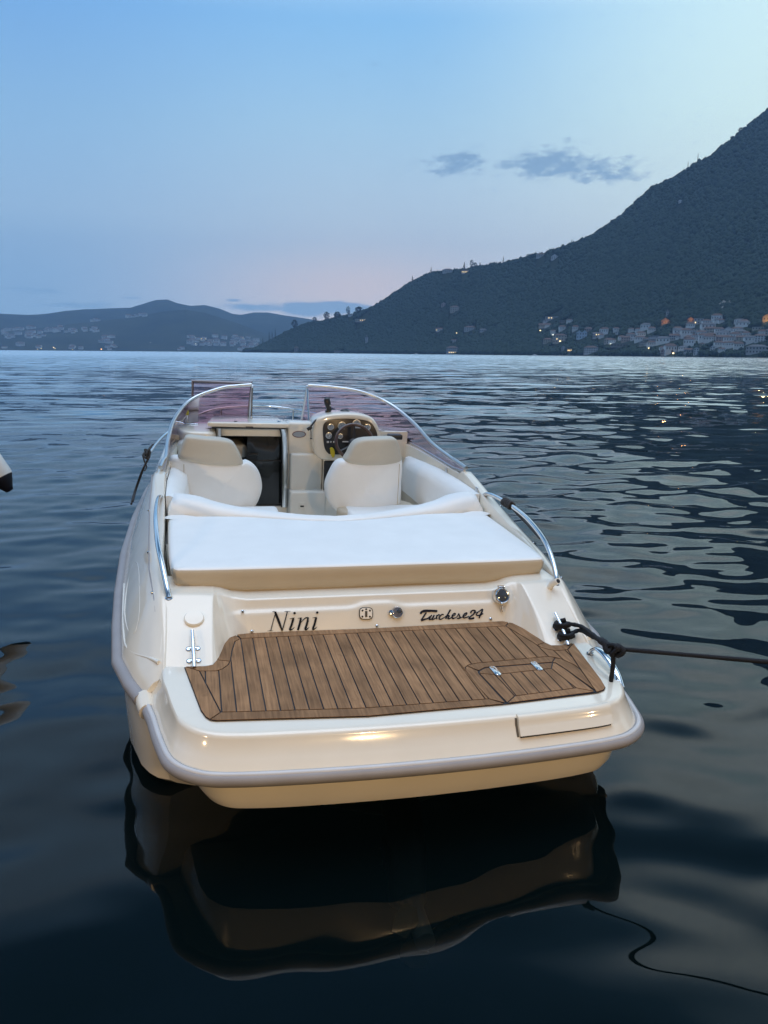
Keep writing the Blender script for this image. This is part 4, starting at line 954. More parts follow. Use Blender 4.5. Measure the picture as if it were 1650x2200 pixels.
# ---- water surface: long swell-free ripples as real waves near the boat, finer ones in the surface normal
def water_mat():
    m, N, L = new_mat('lake_water'); N.remove(N['Principled BSDF'])
    def math_(op, a, b=None, c=None):
        n = N.new('ShaderNodeMath'); n.operation = op
        for i, v in enumerate((a, b, c)):
            if v is None: continue
            if isinstance(v, (int, float)): n.inputs[i].default_value = v
            else: L.new(v, n.inputs[i])
        return n.outputs[0]
    geo = N.new('ShaderNodeNewGeometry'); sx = N.new('ShaderNodeSeparateXYZ'); L.new(geo.outputs['Position'], sx.inputs[0])
    dist = math_('SQRT', math_('ADD', math_('MULTIPLY', sx.outputs[0], sx.outputs[0]), math_('MULTIPLY', sx.outputs[1], sx.outputs[1])))
    def nz(scale, st, det=2, w=0):
        mp = N.new('ShaderNodeMapping'); mp.inputs['Scale'].default_value = st; mp.inputs['Location'].default_value = (w, w*1.7, 0); mp.inputs['Rotation'].default_value = (0, 0, R(8))
        L.new(geo.outputs['Position'], mp.inputs[0]); n = N.new('ShaderNodeTexNoise'); n.inputs['Scale'].default_value = scale; n.inputs['Detail'].default_value = det
        L.new(mp.outputs[0], n.inputs['Vector']); s = N.new('ShaderNodeVectorMath'); s.operation = 'SUBTRACT'; s.inputs[1].default_value = (.5, .5, .5); L.new(n.outputs['Color'], s.inputs[0]); return s.outputs[0]
    def smooth(a, lo, hi, x0, x1):
        r = N.new('ShaderNodeMapRange'); r.interpolation_type = 'SMOOTHSTEP'; r.inputs[1].default_value = lo; r.inputs[2].default_value = hi; r.inputs[3].default_value = x0; r.inputs[4].default_value = x1; L.new(a, r.inputs[0]); return r.outputs[0]
    # wind patches: breeze roughens the water far out
    pn = N.new('ShaderNodeTexNoise'); pn.inputs['Scale'].default_value = .02; pn.inputs['Detail'].default_value = 3
    mp = N.new('ShaderNodeMapping'); mp.inputs['Scale'].default_value = (.5, 1.6, 1); L.new(geo.outputs['Position'], mp.inputs[0]); L.new(mp.outputs[0], pn.inputs['Vector'])
    wob = math_('MULTIPLY', math_('SUBTRACT', pn.outputs['Fac'], .5), 60)
    dd = math_('ADD', dist, wob)
    k_far = smooth(dd, 60, 150, 0, 1)
    k_mid = smooth(dist, 9, 40, .0, 1)
    a = nz(1.0, (.45, 1.1, 1), 3); b = nz(1.0, (.12, .42, 1), 2, 31); c = nz(3.2, (.6, 1.2, 1), 2, 7)
    def sc(v, k):
        s = N.new('ShaderNodeVectorMath'); s.operation = 'SCALE'; L.new(v, s.inputs[0])
        if isinstance(k, (int, float)): s.inputs['Scale'].default_value = k
        else: L.new(k, s.inputs['Scale'])
        return s.outputs[0]
    def add(u, v):
        s = N.new('ShaderNodeVectorMath'); L.new(u, s.inputs[0]); L.new(v, s.inputs[1]); return s.outputs[0]
    tot = add(add(sc(a, math_('ADD', math_('MULTIPLY', k_mid, WAVE['mid']), math_('MULTIPLY', k_far, WAVE['far']))), sc(b, math_('MULTIPLY', k_mid, WAVE['midlong']))), sc(c, WAVE['fine']))
    lean = N.new('ShaderNodeCombineXYZ'); L.new(math_('ADD', math_('MULTIPLY', k_far, -.092), math_('MULTIPLY', k_mid, -.012)), lean.inputs[1]); tot = add(tot, lean.outputs[0])
    fl = N.new('ShaderNodeVectorMath'); fl.operation = 'MULTIPLY'; fl.inputs[1].default_value = (1, 1, 0); L.new(tot, fl.inputs[0])
    nn = add(geo.outputs['Normal'], fl.outputs[0]); no = N.new('ShaderNodeVectorMath'); no.operation = 'NORMALIZE'; L.new(nn, no.inputs[0])
    fr = N.new('ShaderNodeFresnel'); fr.inputs[0].default_value = 1.31
    g = N.new('ShaderNodeBsdfGlossy'); g.inputs[0].default_value = (1, 1, 1, 1); L.new(no.outputs[0], g.inputs['Normal'])
    L.new(smooth(dd, 70, 500, .012, .22), g.inputs['Roughness'])
    t = N.new('ShaderNodeBsdfTransparent'); t.inputs[0].default_value = (.26, .31, .29, 1)
    d = N.new('ShaderNodeBsdfDiffuse'); d.inputs[0].default_value = (.001, .0032, .0037, 1)
    bx = N.new('ShaderNodeAddShader'); L.new(t.outputs[0], bx.inputs[0]); L.new(d.outputs[0], bx.inputs[1])
    x = N.new('ShaderNodeMixShader'); L.new(fr.outputs[0], x.inputs[0]); L.new(bx.outputs[0], x.inputs[1]); L.new(g.outputs[0], x.inputs[2]); L.new(x.outputs[0], N['Material Output'].inputs[0])
    return m
WAVE = dict(mid=.60, far=.60, midlong=.45, fine=.045, slope=.118)
naz, nr = 640, 1500
az = np.radians(np.linspace(-78, 78, naz)); rr = .45*(5700/.45)**(np.arange(nr)/(nr-1))
ca_, sa_ = np.cos(az), np.sin(az)
X = rr[:, None]*sa_[None, :]; Y = rr[:, None]*ca_[None, :]; ZW = np.zeros_like(X)
stepr = np.gradient(rr)[:, None]
near = rr < 260
wr = np.random.default_rng(5)
nw = 64
lam = np.exp(wr.uniform(np.log(.26), np.log(1.9), nw)); th = wr.normal(0, R(48), nw); ph = wr.uniform(0, 6.28, nw)
s_each = WAVE['slope']*math.sqrt(2/nw)
Xn, Yn = X[near], Y[near]; rn = rr[near][:, None]
mod = np.interp(rn, [0, 2.2, 3.0, 5, 9, 18, 60], [.16, .27, .72, .88, 1.0, 1.05, 1.15])
gust = .72+1.1*(fbm(Xn*.09+7, Yn*.16+3, 3, 21)+.12)
gust = np.clip(gust, .35, 1.5)
zz = np.zeros_like(Xn)
for i in range(nw):
    kx, ky = math.sin(th[i])*6.283/lam[i], math.cos(th[i])*6.283/lam[i]
    w = np.clip((lam[i]/(stepr[near]*3)-1)/1.0, 0, 1)*(1 if lam[i] > 1 else np.interp(rn, [3, 10], [.55, 1]))
    zz += w*(s_each*lam[i]/6.283)*np.sin(kx*Xn+ky*Yn+ph[i]+1.3*np.sin(.21*Xn*math.cos(th[i])+.5*ph[i]))
calm = np.interp(np.degrees(np.arctan2(Xn, Yn)), [-40, -14, 4, 16], [.42, .55, .85, 1.0])
ZW[near] = zz*mod*gust*calm
V = np.stack([X, Y, ZW], 2).reshape(-1, 3)
wtr = nmesh('lake', V, gridF(nr, naz), water_mat()); wtr['kind'] = 'structure'
bedm = pmat('lake_bed_mud', (.004, .006, .006), .95, ior=1.1)
setting('lake_bed', [(-5800, -60, -9), (5800, -60, -9), (5800, 6200, -9), (-5800, 6200, -9)], [(0, 1, 2, 3)], bedm)

# ---- the two shores: (bearing deg -> elevation of the ridge), shoreline distance
def sky_tab(l):
    b = sorted(bearing(*p) for p in l); return A([q[0] for q in b]), A([q[1] for q in b])
ridge_px = [(520, 757), (545, 752), (580, 735), (620, 713), (660, 697), (700, 691), (740, 681), (760, 675), (795, 665), (830, 643), (880, 610), (910, 594), (940, 585), (1000, 580), (1040, 572), (1080, 567), (1120, 558), (1150, 550), (1200, 537), (1235, 523), (1260, 514), (1300, 488), (1340, 461), (1400, 405), (1450, 385), (1490, 358), (1530, 337), (1560, 312), (1590, 289), (1650, 240)]
RB, RE = sky_tab(ridge_px)
RB = np.concatenate([RB, [29, 33, 38, 46, 56, 66, 74]]); RE = np.concatenate([RE, [19, 20.5, 21, 21, 20, 17, 12]])
DS_B, DS = A([-10.5, -9, -4, 5, 15, 20, 26, 40, 60, 75]), A([2250, 2200, 1950, 1620, 1330, 1230, 1130, 900, 600, 420])
def prof_(t): t = np.clip(t, 0, 1); return .50*t+.50*t**1.8
def massif(b, d, detail=True):
    """terrain height above the lake at bearing b (deg) and distance d"""
    el = np.interp(b, RB, np.maximum(RE, .03)); ds = np.interp(b, DS_B, DS); te = np.tan(np.radians(el))
    dr = ds+40+np.minimum(ds*te/np.maximum(.62-te, .18), 2200); H = dr*te
    t = (d-ds)/(dr-ds)
    h = np.where(t <= 1, H*prof_(t), H*(1-.10*(t-1)-.45*(t-1)**2))
    if detail:
        x, y = d*np.sin(np.radians(b)), d*np.cos(np.radians(b)); e = np.clip(t*1.4, 0, 1)*np.clip(1.15-t, .12, 1)
        h = h+e*np.minimum(H*.20, 90)*fbm(x/330., y/330., 5, 3)+e*np.minimum(H*.08, 16)*fbm(x/70., y/70., 3, 9)
    return np.where(t < 0, -6, np.maximum(h, np.where(t < .02, 1.2, 2.)))
def dr_of(b):
    el = np.interp(b, RB, np.maximum(RE, .03)); ds = np.interp(b, DS_B, DS); te = np.tan(np.radians(el)); return ds, ds+40+np.minimum(ds*te/np.maximum(.62-te, .18), 2200)
def hill_mat(name, c1, c2, sc):
    m, N, L = new_mat(name); b = N['Principled BSDF']; b.inputs['Roughness'].default_value = .95; b.inputs['Specular IOR Level'].default_value = .1
    tc = N.new('ShaderNodeTexCoord'); n = N.new('ShaderNodeTexNoise'); n.inputs['Scale'].default_value = sc; n.inputs['Detail'].default_value = 8; n.inputs['Roughness'].default_value = .65; L.new(tc.outputs['Object'], n.inputs['Vector'])
    r = N.new('ShaderNodeValToRGB'); r.color_ramp.elements[0].position = .36; r.color_ramp.elements[0].color = (*c1, 1); r.color_ramp.elements[1].position = .68; r.color_ramp.elements[1].color = (*c2, 1)
    L.new(n.outputs['Fac'], r.inputs[0]); L.new(r.outputs[0], b.inputs['Base Color'])
    return m
HILL = hill_mat('wooded_slope', (.014, .022, .014), (.034, .044, .024), .012)
bz = np.concatenate([np.arange(-10.5, 32, .07), np.arange(32, 75, .4)]); tt = np.concatenate([[-.08, -.001, .0, .006, .012], np.linspace(.02, 1.36, 88), [1.5, 1.6]])
ds_, dr_ = dr_of(bz); Dm = ds_[:, None]+(dr_-ds_)[:, None]*tt[None, :]; Bm = np.repeat(bz[:, None], len(tt), 1)
Hm = massif(Bm, Dm); Hm[:, 0] = -12; Hm[:, 1] = -6
V = np.stack([Dm*np.sin(np.radians(Bm)), Dm*np.cos(np.radians(Bm)), Hm], 2).reshape(-1, 3)
ms = nmesh('near_mountain', V, gridF(len(bz), len(tt)), HILL); ms['kind'] = 'structure'
# far shore
far_px = [(-300, 690), (-120, 684), (0, 674), (60, 676), (100, 673), (140, 666), (180, 663), (240, 661), (280, 660), (310, 651), (335, 643.5), (360, 642.5), (380, 650), (410, 656), (440, 654.5), (470, 662), (500, 674), (518, 675.5), (545, 671), (575, 671), (610, 677), (650, 682), (680, 687), (720, 700), (800, 715), (950, 735), (1200, 748)]
FB, FE = sky_tab(far_px)
FB = np.concatenate([[-78, -50], FB]); FE = np.concatenate([[3, 3.2], FE])
front_px = [(-300, 720), (0, 712), (100, 702), (200, 690), (290, 680), (350, 668), (400, 664), (440, 671), (500, 690), (560, 712), (620, 730), (700, 742), (900, 752)]
GB, GE = sky_tab(front_px); GB = np.concatenate([[-78], GB]); GE = np.concatenate([[1.8], GE])
def far_h(b, d, which):
    tb, te_, d0, d1 = (FB, FE, 4200, 5400) if which else (GB, GE, 3300, 4150)
    el = np.maximum(np.interp(b, tb, te_), .02); H = np.tan(np.radians(el))*d1; t = (d-d0)/(d1-d0)
    h = np.where(t <= 1, H*np.clip(t, 0, 1)**.9, H*(1-.3*(t-1)))
    x, y = d*np.sin(np.radians(b)), d*np.cos(np.radians(b))
    h = h+np.clip(t*2, 0, 1)*np.clip(1.2-t, .06, 1)*np.minimum(H*.25, 60)*fbm(x/480, y/480, 5, 40+which)
    return np.where(t < -.005, -8, np.maximum(h, 1.5))
FARM = hill_mat('far_wooded_hill', (.016, .024, .018), (.040, .048, .030), .006)
for w, (d0, d1), nm in ((1, (4200, 5400), 'far_hill'), (0, (3300, 4150), 'far_foothill')):
    bz = np.arange(-78, 14, .08); tt = np.concatenate([[-.05, -.004, 0, .01], np.linspace(.03, 1, 44), [1.1, 1.4]])
    Bm = np.repeat(bz[:, None], len(tt), 1); Dm = np.repeat((d0+(d1-d0)*tt)[None, :], len(bz), 0); Hm = far_h(Bm, Dm, w); Hm[:, 0] = -12
    V = np.stack([Dm*np.sin(np.radians(Bm)), Dm*np.cos(np.radians(Bm)), Hm], 2).reshape(-1, 3)
    o = nmesh(nm, V, gridF(len(bz), len(tt)), FARM); o['kind'] = 'structure'
# unseen high ground behind the town, added to block the sky light
bz = np.radians(np.arange(84, 277, 2.)); V = []
for k, (d, q) in enumerate([(45, 0), (120, .25), (300, .7), (520, 1), (900, .6)]):
    for b in bz: V.append((d*math.sin(b), d*math.cos(b)-20, -1+q*(150+40*math.sin(b*5))))
o = nmesh('sky_block_hill', A(V), gridF(5, len(bz)), HILL); o['kind'] = 'structure'
def hit(px, py, surf=massif, d0=380, d1=5200, step=4):
    b, e = bearing(px, py); d = np.arange(d0, d1, step); h = surf(np.full_like(d, b, dtype=float), d.astype(float)); ang = np.degrees(np.arctan2(h-EYE_H, d))
    k = np.nonzero((ang >= e) & (h > 0))[0]; i = k[0] if len(k) else int(np.argmax(ang))
    return b, float(d[i]), float(h[i])
def place(b, d): return d*math.sin(R(b)), d*math.cos(R(b))

# ================================================================== HOUSES, LAMPS AND TREES ON THE SHORES
WALLS = {'white': pmat('render_white', (.66, .66, .66), .85, var=.08), 'cream': pmat('render_cream', (.48, .44, .37), .85, var=.1), 'ochre': pmat('render_ochre', (.40, .27, .14), .85, var=.1), 'pink': pmat('render_rose', (.42, .33, .29), .85, var=.1),
         'grey': pmat('render_grey', (.46, .46, .46), .85, var=.1), 'blue': pmat('render_pale_blue', (.48, .58, .68), .85, var=.05), 'stone': pmat('rubble_stone', (.24, .22, .19), .9, var=.2)}
ROOFS = {'tile': pmat('clay_tiles', (.12, .075, .058), .9, var=.2), 'slate': pmat('slate', (.10, .10, .105), .8, var=.2), 'flat': pmat('flat_roof', (.30, .30, .30), .9)}
WDARK = pmat('dark_window', (.03, .035, .04), .2); WLIT = emat('lit_window', (1.0, .72, .34), 2.2); WGLOW = emat('flood_lit_wall', (1.0, .62, .22), .9)
SHUT = pmat('shutter_green', (.05, .09, .07), .7)
HOUSES = []
def house(name, b, d, z, w, h, dp, wall, roof, label, rows=2, cols=3, lit=(), kind='hip', group=None, cat='house', porch=False, chim=True):
    x, y = place(b, d); t = thing(name, label, cat, (x, y, z-2.0), group=group); t.rotation_euler = (0, 0, -R(b))
    HOUSES.append((b, d, w, h))
    h2 = h+2.0; hw = w/2
    mb = MB(); V, F = box_vf(-hw, hw, 0, dp, 0, h2); mb.add(V, F)
    if kind == 'gable': mb.add([(-hw, 0, h2), (hw, 0, h2), (0, 0, h2+w*.33), (-hw, dp, h2), (hw, dp, h2), (0, dp, h2+w*.33)], [(0, 1, 2), (4, 3, 5)])
    if kind == 'twin':
        for q in (-hw/2, hw/2): mb.add([(q-hw/2, 0, h2), (q+hw/2, 0, h2), (q, 0, h2+w*.22)], [(0, 1, 2)])
    mb.build('wall', WALLS[wall] if isinstance(wall, str) else wall, t, smooth=False)
    o = .45; rh = min(w, dp)*.24
    mb = MB()
    if kind == 'hip': mb.add([(-hw-o, -o, h2+.01), (hw+o, -o, h2+.01), (hw+o, dp+o, h2+.01), (-hw-o, dp+o, h2+.01), (-hw*.45, dp/2, h2+rh), (hw*.45, dp/2, h2+rh)], [(0, 1, 5, 4), (1, 2, 5), (2, 3, 4, 5), (3, 0, 4), (3, 2, 1, 0)])
    elif kind == 'side': mb.add([(-hw-o, -o, h2+.01), (hw+o, -o, h2+.01), (hw+o, dp+o, h2+.01), (-hw-o, dp+o, h2+.01), (-hw-o, dp/2, h2+rh), (hw+o, dp/2, h2+rh)], [(0, 1, 5, 4), (1, 2, 5), (2, 3, 4, 5), (3, 0, 4), (3, 2, 1, 0)])
    elif kind == 'gable': mb.add([(-hw-o, -o, h2-.2), (0, -o, h2+w*.33+.15), (hw+o, -o, h2-.2), (-hw-o, dp+o, h2-.2), (0, dp+o, h2+w*.33+.15), (hw+o, dp+o, h2-.2)], [(0, 1, 4, 3), (1, 2, 5, 4)])
    elif kind == 'twin':
        for q in (-hw/2, hw/2): mb.add([(q-hw/2-.2, -.3, h2-.1), (q, -.3, h2+w*.22+.15), (q+hw/2+.2, -.3, h2-.1), (q-hw/2-.2, dp, h2-.1), (q, dp, h2+w*.22+.15), (q+hw/2+.2, dp, h2-.1)], [(0, 1, 4, 3), (1, 2, 5, 4)])
    elif kind == 'spire': mb.add([(-hw-.2, -.2, h2), (hw+.2, -.2, h2), (hw+.2, dp+.2, h2), (-hw-.2, dp+.2, h2), (0, dp/2, h2+w*1.1)], [(0, 1, 4), (1, 2, 4), (2, 3, 4), (3, 0, 4), (3, 2, 1, 0)])
    else: V, F = box_vf(-hw-.3, hw+.3, -.3, dp+.3, h2+.01, h2+.5); mb.add(V, F)
    rf = mb.build('roof', ROOFS[roof], t, smooth=False)
    if chim and kind in ('hip', 'side') and w > 9: rbox('chimney', (hw*.35, dp*.55, h2+rh*1.0), (.9, .9, 1.6), WALLS['stone'], rf, bev=0)
    k = 0
    for r in range(rows):
        for c in range(cols):
            wx = -hw+w*(c+.5)/cols; wz = 2.0+(r+.55)*h/rows; ww, wh = min(1.5, w/cols*.5), min(2.0, h/rows*.5)
            rbox('window', (wx, -.03, wz), (ww, .14, wh), WLIT if k in lit else WDARK, t, bev=0); k += 1
    if porch: rbox('balcony', (0, -.7, 2+h*.5), (w*.8, 1.4, .25), WALLS['grey'], t, bev=0); rbox('balcony_rail', (0, -1.35, 2+h*.5+.6), (w*.8, .08, 1.0), WALLS['grey'], t, bev=0)
    return t
# (x0, x1, top, bottom) as sighted, wall colour, roof, form, rows, cols, lit windows, label
VIL = [
 (1255, 1283, 745, 760, 'white', 'tile', 'hip', 3, 6, (), 'large white villa with many small windows close to the shore, left part of the village'),
 (1239, 1260, 712, 728, 'blue', 'slate', 'twin', 2, 4, (), 'pale blue house with two steep gables above the shore'),
 (1298, 1318, 729, 739, 'cream', 'tile', 'hip', 2, 4, (), 'cream house with tiled hip roof right of the pale blue gabled house'),
 (1322, 1330, 714, 721, 'white', 'tile', 'gable', 2, 2, (), 'small white gabled house standing alone above the village middle'),
 (1274, 1293, 717, 727, 'grey', 'slate', 'side', 2, 4, (5, 6, 7), 'grey house with three lit windows behind the pale blue house'),
 (1256, 1273, 706, 713, 'pink', 'tile', 'hip', 1, 4, (), 'low rose house under two street lamps above the pale blue house'),
 (1335, 1354, 725, 736, 'pink', 'tile', 'side', 2, 4, (), 'rose house with side gabled roof in the middle of the village'),
 (1355, 1370, 721.5, 731, 'white', 'slate', 'flat', 2, 3, (), 'white flat roofed block with square windows in the middle of the village'),
 (1381, 1393, 728, 734, 'cream', 'tile', 'hip', 1, 3, (), 'low cream cottage left of the balconied apartment block'),
 (1394, 1414, 724, 736.5, 'grey', 'flat', 'flat', 3, 5, (), 'grey three storey apartment block with long balconies'),
 (1374, 1398, 737.5, 744, 'cream', 'flat', 'flat', 1, 6, (), 'long low cream terrace building below the balconied block'),
 (1314, 1361, 739.5, 744.5, 'stone', 'flat', 'flat', 1, 8, (), 'long stone terrace building with flat top below the village middle'),
 (1417, 1433, 725.5, 738, 'white', 'tile', 'hip', 2, 3, (), 'square white house with hip roof right of the balconied block'),
 (1439, 1463, 720, 731, 'grey', 'tile', 'side', 2, 6, (), 'long grey house with side gabled roof in the right half of the village'),
 (1470, 1492, 724, 733, 'pink', 'tile', 'hip', 2, 4, (), 'wide rose house with tiled hip roof beside the long grey house'),
 (1475, 1500, 707.5, 719, 'cream', 'slate', 'flat', 3, 5, (), 'stepped cream apartment block on the slope above the wide rose house'),
 (1492, 1509, 686, 697, 'grey', 'flat', 'flat', 2, 3, (0,), 'grey flat roofed house high on the slope beside an orange lamp'),
 (1514, 1540, 705, 715, 'cream', 'tile', 'hip', 2, 5, (), 'broad cream house with tiled roof in the upper right of the village'),
 (1520, 1536, 719, 728, 'ochre', 'tile', 'hip', 2, 3, (), 'ochre house below the broad cream house'),
 (1553, 1575, 709, 719, 'white', 'tile', 'gable', 2, 4, (), 'white gabled house with broad front in the upper right of the village'),
 (1541, 1577, 725, 736, 'pink', 'tile', 'side', 2, 7, (), 'long rose row house in the right of the village'),
 (1580, 1602, 712, 722, 'grey', 'slate', 'hip', 2, 4, (), 'grey slate roofed house right of the white gabled house'),
 (1583, 1604, 725, 733, 'cream', 'tile', 'side', 2, 4, (), 'cream side gabled house right of the long rose row house'),
 (1623, 1643, 721, 736, 'white', 'tile', 'hip', 3, 4, (), 'tall white villa with hip roof just above the large lakeside villa'),
 (1606, 1645, 745, 761, 'grey', 'slate', 'hip', 2, 7, (), 'large grey lakeside villa with pediment near the right edge'),
 (1526, 1535, 745, 754, 'white', 'tile', 'gable', 2, 2, (), 'narrow white gabled house left of the large lakeside villa'),
 (1490, 1500, 748, 764, 'white', 'slate', 'gable', 3, 2, (), 'tall narrow white boathouse at the water edge'),
 (1470, 1487, 752, 761, 'grey', 'tile', 'side', 1, 4, (), 'low grey boathouse beside the tall white one'),
 (1421, 1444, 753, 764, 'pink', 'tile', 'hip', 2, 5, (), 'rose lakeside house with tiled roof at the water edge'),
 (1504, 1513, 740, 746, 'cream', 'tile', 'hip', 1, 2, (), 'tiny cream hut above the tall white boathouse'),
 (1618, 1638, 703.5, 708.5, 'cream', 'flat', 'flat', 1, 4, (), 'low cream flat roofed house high near the right edge'),
 (1646, 1668, 709, 720, 'cream', 'tile', 'hip', 2, 4, (), 'cream house cut by the right edge of the photo'),
 (1430.5, 1436.5, 671, 681, 'grey', 'slate', 'spire', 2, 1, (), 'slim grey church tower above the orange lit church front'),
 (959, 984, 745, 760, 'grey', 'tile', 'hip', 3, 6, (1, 2, 3, 4), 'grey lakeside villa with a row of yellow lit windows on the ground floor'),
 (970, 982, 731.5, 736, 'white', 'tile', 'side', 1, 3, (), 'low white house right above the villa with yellow lit windows'),
 (967, 986, 658.5, 672, 'cream', 'tile', 'hip', 3, 4, (), 'tall cream villa standing alone halfway up the wooded slope'),
 (948, 958, 652, 659, 'pink', 'tile', 'gable', 2, 2, (), 'small rose house upslope left of the tall cream villa'),
 (936, 952, 707, 713, 'white', 'tile', 'side', 1, 4, (0,), 'low white house among trees above the villa with yellow lit windows'),
 (997, 1021, 703, 713, 'grey', 'tile', 'hip', 2, 5, (), 'broad grey house among trees right of the bright lone lamp'),
 (1031, 1045, 709, 715, 'grey', 'slate', 'side', 1, 4, (), 'low grey house right of the broad grey house'),
 (1167, 1184, 690, 694.5, 'white', 'flat', 'flat', 1, 5, (), 'long white flat roofed house on the upper hillside terrace'),
 (1158, 1184, 698, 705, 'cream', 'tile', 'side', 1, 6, (), 'long cream house below the white flat roofed hillside house'),
 (1172, 1203, 682, 687.5, 'grey', 'flat', 'flat', 1, 6, (1, 2, 5), 'long grey hillside house with three lit windows'),
 (1203, 1226, 689.5, 693, 'stone', 'flat', 'flat', 1, 5, (), 'narrow stone terrace right of the lit hillside house'),
 (1167, 1186, 728, 737, 'cream', 'tile', 'hip', 2, 4, (), 'cream house at the left end of the village'),
 (1188, 1216, 719, 738, 'cream', 'tile', 'hip', 3, 5, (6,), 'large cream block with one lit window left of the pale blue gabled house'),
 (1205, 1215, 745, 753, 'grey', 'tile', 'gable', 2, 2, (), 'small grey gabled house below the large cream block'),
 (1219, 1229, 751, 757, 'ochre', 'tile', 'side', 1, 3, (0, 1, 2), 'small lakeside hut with all its windows lit yellow'),
 (992, 1007, 582, 587.5, 'cream', 'tile', 'side', 1, 5, (0, 1, 2, 3, 4), 'hilltop house with a row of lit windows below the pointed tree on the skyline'),
 (951, 972, 578, 585.5, 'grey', 'tile', 'hip', 1, 5, (), 'grey house among trees on the skyline left of the lit hilltop house'),
 (1184, 1198, 552, 559.5, 'white', 'tile', 'gable', 2, 3, (), 'white gabled house just under the ridge line'),
 (1152, 1169, 548, 556, 'grey', 'tile', 'hip', 1, 4, (), 'grey tiled house on the ridge line left of the white gabled one'),
 (1457, 1465, 432, 437, 'white', 'flat', 'gable', 1, 2, (), 'tiny pale hut high on the bare mountain slope'),
 (785, 791, 723, 738, 'grey', 'slate', 'spire', 3, 1, (), 'slender grey chapel tower among trees on the left point'),
 (718, 739, 757, 761.5, 'stone', 'flat', 'flat', 1, 5, (), 'low stone boathouse at the water below the chapel tower'),
 (632, 642, 745, 755, 'stone', 'tile', 'hip', 2, 2, (), 'stone house at the water edge near the tip of the point'),
 (748, 760, 675.5, 680, 'white', 'flat', 'flat', 1, 3, (), 'white flat roofed house on the ridge of the left point'),
 (764, 794, 687, 692, 'cream', 'flat', 'flat', 1, 7, (2, 3, 4, 5), 'long house with lit windows below the ridge of the left point'),
]
for x0, x1, y0, y1, wl, rf, kd, rw, cl, lt, lb in VIL:
    b, d, z = hit((x0+x1)/2, y1); w = (x1-x0)/FPX*d; h = max(2.6, (y1-y0)/FPX*d*(.80 if kd in ('hip', 'side', 'gable', 'twin') else .72 if kd == 'spire' else .95))
    house('church_tower' if kd == 'spire' else ('villa' if 'villa' in lb else 'house'), b, d, z, w, h, min(12, max(5, w*.7)), wl, rf, lb, rw, cl, lt, kd, group='houses of the lakeside village', cat='tower' if kd == 'spire' else 'house', porch='balconi' in lb or 'apartment' in lb)
# flood-lit church fronts
for x0, x1, y0, y1, lb in [(1421, 1437, 687, 697, 'church front glowing orange under a lamp in the upper village'), (1478, 1489, 685, 693, 'small house front glowing orange beside the grey flat roofed house'), (1640, 1658, 681, 693, 'church front flood lit in yellow at the right edge')]:
    b, d, z = hit((x0+x1)/2, y1); w = (x1-x0)/FPX*d; h = (y1-y0)/FPX*d*.75
    t = house('church', b, d, z, w, h, 10, 'ochre', 'tile', lb, 1, 3, (), 'gable', group='houses of the lakeside village', cat='church')
    li = bpy.data.lights.new('flood_lamp', 'POINT'); li.energy = (2600 if 'yellow' in lb else 1100); li.color = (1, .62, .22) if 'yellow' in lb else (1, .40, .12); li.shadow_soft_size = .4
    lo = bpy.data.objects.new('flood_light', li); link(lo, t); lo.location = (0, -7, 4 if 'yellow' in lb else 6)
# street lamps
LW = emat('street_lamp_glow', (1.0, .74, .36), 5); LO = emat('sodium_lamp_glow', (1.0, .46, .13), 5); LC = emat('white_lamp_glow', (.95, .95, .80), 4)
def street_lamp(px, py, label, mat=LW, size=1.3, surf=massif, kw={}, group='lit street lamps along the far shore'):
    if surf is not massif: size *= .78
    b, d, z = hit(px, py+5, surf, **kw); x, y = place(b, d); e = bearing(px, py)[1]; top = EYE_H+math.tan(R(e))*d
    z0 = min(z, top-3)-1; t = thing('street_lamp', label, 'street lamp', (x, y, z0), group=group)
    tube('pole', [(0, 0, 0), (0, 0, top-z0)], .12, IRON, t, seg=6)
    lathe('lamp_head', [(.02, -size*.6), (size*.75, -size*.4), (size, 0), (size*.7, size*.5), (.02, size*.65)], (0, 0, top-z0), (0, 0, 1), mat, t, seg=10)
SL = [(1108.5, 709, 'leftmost of the four lamps in a row above the village'), (1124.7, 710.4, 'second lamp from the left in the row of four above the village'), (1146.5, 709, 'third lamp from the left in the row of four above the village'), (1160.6, 710, 'rightmost of the four lamps in a row above the village'),
 (1103.6, 724, 'single white lamp below the row of four lamps'), (1187.8, 719.4, 'white lamp over the large cream block'), (981, 715.5, 'bright lone lamp above the villa with yellow lit windows'), (1259, 700, 'left one of the two lamps over the pale blue gabled house'), (1277.7, 699, 'right one of the two lamps over the pale blue gabled house'),
 (1106, 762, 'low lamp at the water edge left of the village'), (1203, 733, 'lamp in front of the large cream block'), (1316.7, 696.5, 'large lamp above the village middle'), (1337, 694, 'highest lamp above the village middle'), (1494, 690, 'white lamp beside the grey flat roofed house'), (1620, 693, 'white lamp high near the right edge'),
 (1312, 739, 'yellow green lamp below the cream house in the village middle'), (1299.7, 749, 'lamp right of the large white villa'), (1315, 757.6, 'lamp near the shore right of the large white villa'), (1322, 763, 'lamp on the water edge right of the large white villa'), (1344, 755, 'left one of a close pair of lamps near the shore'), (1348.6, 757, 'right one of a close pair of lamps near the shore'),
 (1394, 748, 'upper of two lamps below the long low terrace building'), (1395.5, 757, 'lower of two lamps below the long low terrace building'), (1429.6, 748, 'lamp over the rose lakeside house'), (1446, 759, 'lamp beside the rose lakeside house'), (1382, 723.6, 'lamp between the white flat block and the apartment block'), (1364, 745, 'lamp on the long stone terrace'), (1485, 750, 'lamp beside the tall white boathouse'), (1606, 691, 'small lamp left of the white lamp near the right edge')]
for i, (px, py, lb) in enumerate(SL): street_lamp(px, py, 'lit street lamp, '+lb, LC if 'white lamp' in lb or 'green' in lb else LW, 1.1 if 'white lamp' in lb else 1.35)
